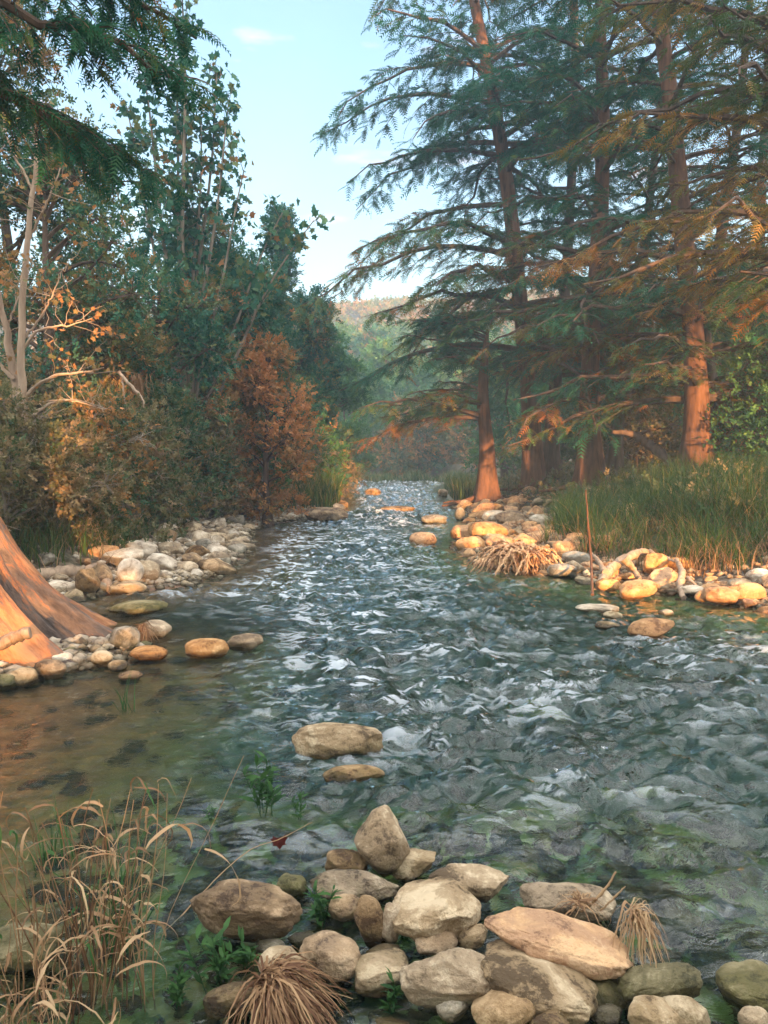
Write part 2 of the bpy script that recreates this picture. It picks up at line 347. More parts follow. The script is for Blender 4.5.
hh = math_n(t, 'ADD', math_n(t, 'MULTIPLY', vo.outputs['Distance'], -1.0), math_n(t, 'ADD', math_n(t, 'MULTIPLY', vo2.outputs['Distance'], -0.35), math_n(t, 'MULTIPLY', n2, 0.6)))
t.links.new(bump(t, hh, 0.9, 0.05), p.inputs['Normal']); t.links.new(p.outputs[0], out.inputs[0])
ground = g.build('ground', m, smooth=True); tag(ground, kind='structure')

# ------------------------------------------------------------ water
wx = axis(-13, 13, 2.6, 620)
rows = [0.9]
while rows[-1] < 96: rows.append(rows[-1]+max(0.016, 0.0062*rows[-1]))
wy = np.array(rows); WX, WY = np.meshgrid(wx, wy)
WX = WX-np.interp(WY, [0, 57, 70, 96], [0, 0, 3, 26])
dl, dr = edge_dist(WX, WY); inside = np.clip(-np.maximum(dl, dr), 0, 3)
qx = WX+0.25*perlin(WX*1.3, WY*0.9, 0, 31); qy = WY+0.30*perlin(WX*1.1, WY*1.1, 0, 32)
chop = sstep(0.05, 1.0, inside)
calm = np.clip(sstep(0.1, -1.7, WX+0.12*(WY-5))*sstep(10.5, 7.5, WY), 0, 1)
nearb = sstep(3.6, 2.8, WY)*sstep(1.6, 0.4, WX)
amp = 1.8*chop*(1-0.88*calm)*(1-0.80*nearb)
rough_zone = 0.75+0.5*perlin(WX*0.35, WY*0.22, 0, 40)
rid = lambda a: 1-np.abs(a)*1.9
h = 0.060*rid(perlin(qx*1.55, qy*2.1, 0, 11))*(0.6+0.6*perlin(qx*0.7, qy*0.5, 0, 12))
h += 0.036*rid(perlin(qx*3.6, qy*4.6, 0, 13))
h += 0.030*perlin(qx*2.4+3, qy*3.0, 0, 14)
h += 0.020*rid(perlin(qx*5.6, qy*8.8, 0, 15))
h += 0.0060*perlin(qx*12, qy*21, 0, 16)
far = 1+1.3*sstep(14, 40, WY)
small = 0.0085*perlin(WX*5.0, WY*13, 0, 21)+0.0038*rid(perlin(WX*9, WY*19+WX*3, 0, 22))+0.0016*perlin(WX*22, WY*36, 0, 23)
WZ = amp*rough_zone*h*far+small*(0.35+0.65*sstep(0, 0.4, inside))+0.05*sstep(14, 60, WY)*0
# smooth standing waves over the mid-river stones
WZ -= 0.02*amp
band = 1.15*np.exp(-((WX+0.9+0.05*WY)/(1.5+0.05*WY))**2)
foam_and_glint = chop*(1-calm)*np.clip(-0.12+0.62*band*sstep(2.2, 6.5, WY)+.12*band*(0.6+0.4*sstep(3, 6, WY))+0.5*sstep(9, 20, WY)+0.35*perlin(WX*.6, WY*.45, 0, 44)+np.clip((amp*rough_zone*h*far-0.03)*6, -.4, .8)+.35*sstep(4.4, 3.2, WY)*sstep(.4, -.6, WX), 0, 1.2)  # some foam in the rapids, otherwise sky reflections painted as pale flecks
w = Mesh(); idx = np.arange(WX.size).reshape(WX.shape)
q = np.stack([idx[:-1, :-1], idx[:-1, 1:], idx[1:, 1:], idx[1:, :-1]], -1).reshape(-1, 4)
w.add(np.stack([WX, WY, WZ], -1), quad=q, tone=foam_and_glint.ravel())
m, t, out = new_mat('river_water')
pos = geo_pos(t)
mp = t.nodes.new('ShaderNodeMapping'); mp.inputs['Scale'].default_value = (1, 1.5, 1); t.links.new(pos, mp.inputs['Vector'])
n1 = noise(t, mp.outputs[0], 9, 4, 0.6, 0.8); n2 = noise(t, mp.outputs[0], 34, 3, 0.6, 0.3)
hb = math_n(t, 'ADD', n1, math_n(t, 'MULTIPLY', n2, 0.10))
nb = bump(t, hb, 0.7, 0.026)
fr = t.nodes.new('ShaderNodeFresnel'); fr.inputs['IOR'].default_value = 1.46; t.links.new(nb, fr.inputs['Normal'])
gl = t.nodes.new('ShaderNodeBsdfGlossy'); gl.inputs['Roughness'].default_value = 0.015; t.links.new(nb, gl.inputs['Normal']); gl.inputs['Color'].default_value = (0.97, 1, 1, 1)
rf = t.nodes.new('ShaderNodeBsdfRefraction'); rf.inputs['IOR'].default_value = 1.33; rf.inputs['Roughness'].default_value = 0.0; t.links.new(nb, rf.inputs['Normal'])
rf.inputs['Color'].default_value = (0.80, 0.94, 0.84, 1)
di = t.nodes.new('ShaderNodeBsdfDiffuse'); di.inputs['Color'].default_value = (0.008, 0.055, 0.06, 1)
mA = t.nodes.new('ShaderNodeMixShader'); mA.inputs[0].default_value = 0.05; t.links.new(rf.outputs[0], mA.inputs[1]); t.links.new(di.outputs[0], mA.inputs[2])
mB = t.nodes.new('ShaderNodeMixShader'); t.links.new(fr.outputs[0], mB.inputs[0]); t.links.new(mA.outputs[0], mB.inputs[1]); t.links.new(gl.outputs[0], mB.inputs[2])
fo = t.nodes.new('ShaderNodeBsdfDiffuse'); fo.inputs['Color'].default_value = (0.80, 0.88, 0.92, 1)  # matte white for the foam and the painted sky reflections

mpf = t.nodes.new('ShaderNodeMapping'); mpf.inputs['Scale'].default_value = (1.0, 2.1, 1); mpf.inputs['Rotation'].default_value = (0, 0, 0.2); t.links.new(pos, mpf.inputs['Vector'])
f1 = noise(t, mpf.outputs[0], 4.2, 9, 0.70, 1.0); f2 = noise(t, mpf.outputs[0], 0.9, 3, 0.6, 0.5)
rdg = maprange(t, math_n(t, 'ADD', f1, math_n(t, 'MULTIPLY', math_n(t, 'SUBTRACT', f2, 0.5), 0.45)), 0.540, 0.580)
ff = math_n(t, 'MULTIPLY', math_n(t, 'MULTIPLY', rdg, 0.50), attr(t), True)
mC = t.nodes.new('ShaderNodeMixShader'); t.links.new(ff, mC.inputs[0]); t.links.new(mB.outputs[0], mC.inputs[1]); t.links.new(fo.outputs[0], mC.inputs[2])
t.links.new(mC.outputs[0], out.inputs[0])
tag(w.build('river_water', m, smooth=True), kind='structure')

# ------------------------------------------------------------ foliage protos
def tri_arr(l): return np.array(l, int)
def feather(n=6, droop=0.25, ang=0.9, wd=0.075):
    v = []; f = []
    for i in range(n):
        s = 0.08+0.86*i/(n-1); L = 0.42*(1-0.65*s)+0.06
        for sg in (-1, 1):
            b = len(v); dx, dy = math.cos(ang)*L, sg*math.sin(ang)*L
            z0 = -droop*s*s
            v += [(s-wd*.7, 0, z0), (s+wd*.9, 0, z0), (s+dx, dy, z0-0.12*L-0.05*(i % 2))]; f.append((b, b+1, b+2))
    b = len(v); v += [(0, -0.014, 0), (0, 0.014, 0), (1.02, 0, -droop)]; f.append((b, b+1, b+2))
    return np.array(v, float), tri_arr(f)
def tuft(n=7, seed=1):
    r = random.Random(seed); v = []; f = []
    for i in range(n):
        a = r.uniform(-1.4, 1.4); e = r.uniform(-.6, .6); L = r.uniform(.6, 1); wd = .09
        d = np.array([math.cos(a)*math.cos(e), math.sin(a)*math.cos(e), math.sin(e)]); s = np.cross(d, [0.1, 0.2, 1]); s /= np.linalg.norm(s)
        o = d*0.1*r.random(); b = len(v)
        v += [tuple(o-s*wd+d*.35*L), tuple(o+s*wd+d*.35*L), tuple(d*L), tuple(o)]; f += [(b, b+1, b+2), (b, b+3, b+1)]
    return np.array(v, float), tri_arr(f)
def maple():
    pts = [(0, 0), (.12, .28), (.05, .5), (.38, .36), (.62, .62), (.66, .26), (1.0, 0), (.66, -.26), (.62, -.62), (.38, -.36), (.05, -.5), (.12, -.28)]
    v = [(x, y, 0.12*abs(y)-0.15*x*x) for x, y in pts]+[(.35, 0, 0)]
    return np.array(v, float), tri_arr([(12, i, (i+1) % 12) for i in range(12)])
def leafy(n=8, seed=2, wd=0.16, spread=1.3):
    """twig end with n small oval leaves"""
    r = random.Random(seed); v = []; f = []
    for i in range(n):
        s = 0.15+0.8*i/n; a = (1 if i % 2 else -1)*r.uniform(.4, spread); e = r.uniform(-.7, .5); L = r.uniform(.25, .42)
        d = np.array([math.cos(a)*math.cos(e), math.sin(a)*math.cos(e), math.sin(e)]); up = np.array([r.uniform(-.6, .6), r.uniform(-.6, .6), 1]); sd = np.cross(d, up); sd /= np.linalg.norm(sd)
        o = np.array([s, 0, -.1*s*s]); b = len(v)
        v += [tuple(o), tuple(o+d*L*.5+sd*wd*.8), tuple(o+d*L), tuple(o+d*L*.5-sd*wd*.8)]; f += [(b, b+1, b+2), (b, b+2, b+3)]
    return np.array(v, float), tri_arr(f)
FEATHER = feather(); FEATHER_S = feather(4, 0.35, 0.8, 0.10); TUFT = tuft(); MAPLE = maple(); LEAFY = leafy(); LEAFY_L = leafy(6, 5, 0.2); 
BLOB = leafy(7, 9, 0.26, 1.5)

def unit(v): return v/(np.linalg.norm(v, axis=-1, keepdims=True)+1e-9)
def poly(pts, n):
    """smooth path through control points -> n points (and radii when 4 columns)"""
    p = np.array(pts, float); s = np.linspace(0, len(p)-1, n); out = []
    pe = np.vstack([2*p[0]-p[1], p, 2*p[-1]-p[-2]])
    for x in s:
        i = min(int(x), len(p)-2); u = x-i; a, b, c, d = pe[i:i+4]
        out.append(.5*((2*b)+(c-a)*u+(2*a-5*b+4*c-d)*u*u+(3*b-a-3*c+d)*u**3))
    return np.array(out)

def trunk_mesh(mb, path, sides=14, flare=1.6, flare_h=1.0, lobes=6, seed=0, rough=0.06, n=40):
    """path: control points (x,y,z,r); fluted flare at the foot"""
    q = poly(path, n); P3, R = q[:, :3], q[:, 3]; r0 = np.random.RandomState(seed)
    th = np.arange(sides)*2*math.pi/sides; ph = r0.uniform(0, 6.28)
    z = P3[:, 2]-P3[0, 2]; fl = np.exp(-z/flare_h)
    V = np.zeros((n, sides, 3))
    for i in range(n):
        lob = 0.5+0.5*np.cos(lobes*th+ph+0.5*math.sin(z[i])); k = R[i]*(1+fl[i]*(flare-1)*(0.45+0.9*lob**1.4))
        k = k*(1+rough*perlin(np.cos(th)*2+z[i]*.5, np.sin(th)*2, z[i]*.9, seed))
        V[i] = P3[i]+np.stack([np.cos(th)*k, np.sin(th)*k, 0*th], -1)
    idx = np.arange(n*sides).reshape(n, sides); a = idx[:-1]; b = idx[1:]
    mb.add(V.reshape(-1, 3), quad=np.stack([a, np.roll(a, -1, 1), np.roll(b, -1, 1), b], -1).reshape(-1, 4))
    return P3, R

def root_loc(path): return Vector((path[0][0], path[0][1], float(H(path[0][0], path[0][1]))))
def rel(path, base): return [(x-base.x, y-base.y, z-base.z, r) for x, y, z, r in path]

def cypress(path, label, group=None, z0=3.0, nb=46, L=(5.0, 2.0), azc=None, azw=math.pi, seed=1, leaf='cyp', bark='bark_red', flare=1.9, lobes=7,
            dens=1.0, size=0.42, droop=0.35, up=0.25, name='cypress_tree', dead=0, ztop=None, spray=1.0, flare_h=0.9, gold=0.0, roots=True):
    """conifer with long drooping layered boughs carrying feathery sprays; path in world coordinates"""
    r = np.random.RandomState(seed); base = root_loc(path); path = [list(p) for p in path]; path[0][2] = base.z-0.15
    root = empty(name, base, label, 'tree', group)
    tm = Mesh(); fm = Mesh(); bm_ = Mesh()
    P3, R = trunk_mesh(tm, rel(path, base), 16, flare, flare_h, lobes, seed)
    z = P3[:, 2]; zt = (ztop-base.z) if ztop else z[-1]
    hs = np.sort(z0-base.z+(zt-(z0-base.z))*r.uniform(0, 1, nb)**0.92)
    ga = r.uniform(0, 6.28)
    for k, hz in enumerate(hs):
        o = np.array([np.interp(hz, z, P3[:, i]) for i in range(3)]); rr = np.interp(hz, z, R)
        f = (hz-hs[0])/(hs[-1]-hs[0]+1e-6)
        if azc is None: az = ga+k*2.39996+r.normal(0, .25)
        else: az = azc+r.uniform(-azw, azw)
        ln = (L[0]*(1-f)+L[1]*f)*r.uniform(0.65, 1.15)
        n = 9; s = np.linspace(0, 1, n)
        upk = up*r.uniform(.4, 1.6)+0.25*f; dk = droop*r.uniform(.7, 1.4)
        D = np.array([math.cos(az), math.sin(az), 0]); Sd = np.array([-math.sin(az), math.cos(az), 0])
        bend = r.normal(0, .12)
        pts = o+D*(ln*s)[:, None]+Sd*(ln*bend*s*s)[:, None]+np.array([0, 0, 1])*(ln*(upk*s-dk*s**2.2))[:, None]+r.normal(0, .02*ln, (n, 3))*s[:, None]
        br = max(0.018, min(rr*.42, 0.022*ln+0.01))
        bm_.tubes(pts, br*(1-0.88*s)+0.004, 5)
        # secondaries
        ns = int(max(6, ln*5.0*dens)); ss = 0.10+0.9*np.sort(r.uniform(0, 1, ns)); sg = np.where(np.arange(ns) % 2, 1, -1)
        ox = np.stack([np.interp(ss, s, pts[:, i]) for i in range(3)], -1)
        tan = unit(np.stack([np.interp(ss, s, np.gradient(pts[:, i])) for i in range(3)], -1))
        side = unit(np.cross(tan, [0, 0, 1]))*sg[:, None]
        an = r.uniform(.55, 1.2, ns)
        d2 = unit(tan*np.cos(an)[:, None]+side*np.sin(an)[:, None]+np.stack([0*ss, 0*ss, r.normal(.05, .12, ns)], -1))
        l2 = (0.30*ln*(1-ss*.85)*np.minimum(1, ss*3+.3)+.18)*r.uniform(.6, 1.3, ns); l2 = np.minimum(l2, 1.9)*1.08
        m2 = 5; s2 = np.linspace(0, 1, m2)
        p2 = ox[:, None]+d2[:, None]*(l2[:, None]*s2)[:, :, None]-np.array([0, 0, 1])*(l2[:, None]*(.42*s2**2))[:, :, None]
        bm_.tubes(p2, (0.008+0.006*l2)[:, None]*(1-.8*s2), 3)
        # sprays
        cnt = np.maximum(2, (l2*9.0*spray*dens).astype(int)); I = np.repeat(np.arange(ns), cnt); u = r.uniform(.08, 1.0, len(I))
        base_p = ox[I]+d2[I]*(l2[I]*u)[:, None]; base_p[:, 2] -= l2[I]*.42*u**2
        sg3 = r.choice([-1, 1], len(I)); sd = unit(np.cross(d2[I], [0, 0, 1]))
        dd = d2[I]*r.uniform(.3, 1, len(I))[:, None]+sd*(sg3*r.uniform(.2, 1.0, len(I)))[:, None]+np.stack([0*u, 0*u, r.normal(-.28, .25, len(I))], -1)
        upv = np.stack([r.normal(0, .35, len(I)), r.normal(0, .35, len(I)), np.ones(len(I))], -1)
        tn = np.clip(r.normal(.30, .16, len(I))+(gold if r.random() < .5 else 0)+(.36 if f < .30 and name == 'cypress_tree' and r.random() < .7 else 0)+(.35 if r.random() < .06 else 0), 0, 1)
        if r.random() >= dead:
            fm.cards(FEATHER if size < .6 else FEATHER_S, base_p, dd, upv, size*r.uniform(.6, 1.25, len(I)), tn)
    if roots:
        for k in range(7):
            a = r.uniform(0, 6.28); l = r.uniform(.8, 1.7)*R[0]*3; s = np.linspace(0, 1, 7); b0 = P3[2]
            pts = b0*[1, 1, 0]+np.stack([np.cos(a+.3*s)*l*s, np.sin(a+.3*s)*l*s, .35*(1-s)**2-.05*s+r.normal(0, .02, 7)], -1)
            tm.tubes(pts, R[0]*.35*(1-.8*s), 7)
    to = tm.build('trunk', M[bark], root, True); bo = bm_.build('bough', M['bark_dark'], root); fo = fm.build('crown', M[leaf], root)
    return root

def clump_tree(base_xy, h, label, group=None, rad=(2.0, 2.0), seed=1, leaf='leaf_dark', bark='bark_dark', nclump=24, per=70, size=.35, proto=None,
               low=0.25, cr=0.75, name='tree', cat='tree', stems=1, shape='oval', lean=(0, 0), tr=None, tone=(.4, .2), twigs=True, wild=1.0, trunkname='trunk', upw=0.35, hang=0.0):
    """tree or shrub: stems, limbs to clumps, twigs, leaf sprays round the clumps"""
    r = np.random.RandomState(seed); proto = proto or LEAFY
    b = Vector((base_xy[0], base_xy[1], float(H(*base_xy))-.05)); root = empty(name, b, label, cat, group)
    tm = Mesh(); fm = Mesh(); tr = tr or h*.018+.02
    stem_pts = []
    for k in range(stems):
        a = r.uniform(0, 6.28); sp = (0 if stems == 1 else r.uniform(.15, .55))*rad[0]; s = np.linspace(0, 1, 10)
        hh = h*r.uniform(.8, .97) if stems > 1 else h*.95
        pts = np.stack([np.cos(a)*sp*s**1.2+lean[0]*s*s+r.normal(0, .02*h)*np.sin(s*5), np.sin(a)*sp*s**1.2+lean[1]*s*s+r.normal(0, .02*h)*np.sin(s*4), hh*s], -1)
        tm.tubes(pts, (tr/math.sqrt(stems))*(1-.88*s)*(1+.8*np.exp(-s*12)), 8); stem_pts.append(pts)
    for k in range(nclump):
        f = r.uniform(0, 1)**.85; z = h*(low+(1-low)*f)
        if shape == 'oval': rr = math.sqrt(max(.05, 1-(2*f-.85)**2*.8))
        elif shape == 'cone': rr = 1.02-f*.92
        else: rr = 1-.35*f
        a = r.uniform(0, 6.28); q = math.sqrt(r.uniform(.15, 1))*rr; sp = stem_pts[k % stems]
        c = np.array([math.cos(a)*q*rad[0]+lean[0]*f*f, math.sin(a)*q*rad[1]+lean[1]*f*f, z])
        zi = max(z-.35*q*rad[0]-r.uniform(0, .1)*h, h*.08); o = np.array([np.interp(zi, sp[:, 2], sp[:, i]) for i in range(3)])
        s = np.linspace(0, 1, 7); mid = (o+c)/2+np.array([0, 0, r.uniform(-.1, .12)*h*.5])
        pts = (1-s)[:, None]**2*o+2*((1-s)*s)[:, None]*mid+(s*s)[:, None]*c
        tm.tubes(pts, tr*.30*(1-.75*s)+.004, 4)
        R_ = cr*r.uniform(.6, 1.3)*(.75 if shape == 'cone' else 1)
        npt = int(per*r.uniform(.6, 1.2)); d = unit(r.normal(size=(npt, 3))); d[:, 2] = d[:, 2]*.75
        rad_ = R_*r.uniform(.15, 1, npt)**.55*(1+.35*wild*perlin(d[:, 0]*2, d[:, 1]*2, d[:, 2]*2+k, seed)); pp = c+d*rad_[:, None]
        pp[:, 2] = np.maximum(pp[:, 2], .05)
        if twigs:
            nt_ = min(14, npt//4); e = pp[:nt_]; s3 = np.linspace(0, 1, 4)
            tp = c+(e-c)[:, None]*s3[None, :, None]+r.normal(0, .04, (nt_, 4, 3))*R_; tm.tubes(tp, np.full((nt_, 1), .010*R_+.003)*(1-.7*s3), 3)
        dd = d+r.normal(0, .55, (npt, 3))+np.array([0, 0, upw-hang]); upv = r.normal(0, .6, (npt, 3))+[0, 0, 1]
        tn = np.clip(r.normal(tone[0], tone[1], npt)+r.normal(0, .10), 0, 1)
        fm.cards(proto, pp, dd, upv, size*r.uniform(.6, 1.3, npt), tn)
    tm.build(trunkname, M[bark], root); fm.build('crown' if cat == 'tree' else 'foliage', M[leaf], root)
    return root

# ------------------------------------------------------------ rocks
def ico(sub):
    bm = bmesh.new(); bmesh.ops.create_icosphere(bm, subdivisions=sub, radius=1.0)
    v = np.array([x.co[:] for x in bm.verts]); f = np.array([[q.index for q in p.verts] for p in bm.faces]); bm.free(); return v, f
ICO5, ICO4, ICO3 = ico(6), ico(5), ico(4)
def rock_verts(src, seed, cuts=7, cutd=(.62, .95), rough=0.10, box=0.3):
    v, f = src; r = np.random.RandomState(seed); v = v.copy()
    v = np.sign(v)*np.abs(v)**(1-box*.55); v = v/np.maximum(1e-6, np.linalg.norm(v, axis=1)[:, None])**(box*.6)
    for k in range(cuts):
        n = unit(r.normal(size=3)*[1, 1, .8]); c = r.uniform(*cutd); d = v@n
        over = np.maximum(0, d-c); v = v-n*(over*.88)[:, None]
    ax = seed*1.7
    n1 = fbm(v[:, 0]*1.1+ax, v[:, 1]*1.1, v[:, 2]*1.1, seed % 13, 3); n2 = fbm(v[:, 0]*4+ax, v[:, 1]*4, v[:, 2]*4, seed % 11, 4, .55)
    n3 = 1-np.abs(perlin(v[:, 0]*2.3+ax, v[:, 1]*2.3, v[:, 2]*2.3, 5))*2
    v = v*(1+rough*1.2*n1+rough*.26*n2-rough*.3*np.clip(n3-.75, 0, 1)*3)[:, None]
    lo, hi = v.min(0), v.max(0); return (v-(lo+hi)/2)/((hi-lo)/2), f
def rock_mesh(name, src, seed, dims, mat, ext=1.3, **kw):
    v, f = rock_verts(src, seed, **kw); v = v*(np.array(dims)/2)
    low = v[:, 2] < 0; v[low, 2] *= ext
    mb = Mesh(); mb.add(v, tri=f); return mb.build(name, mat, None, True)
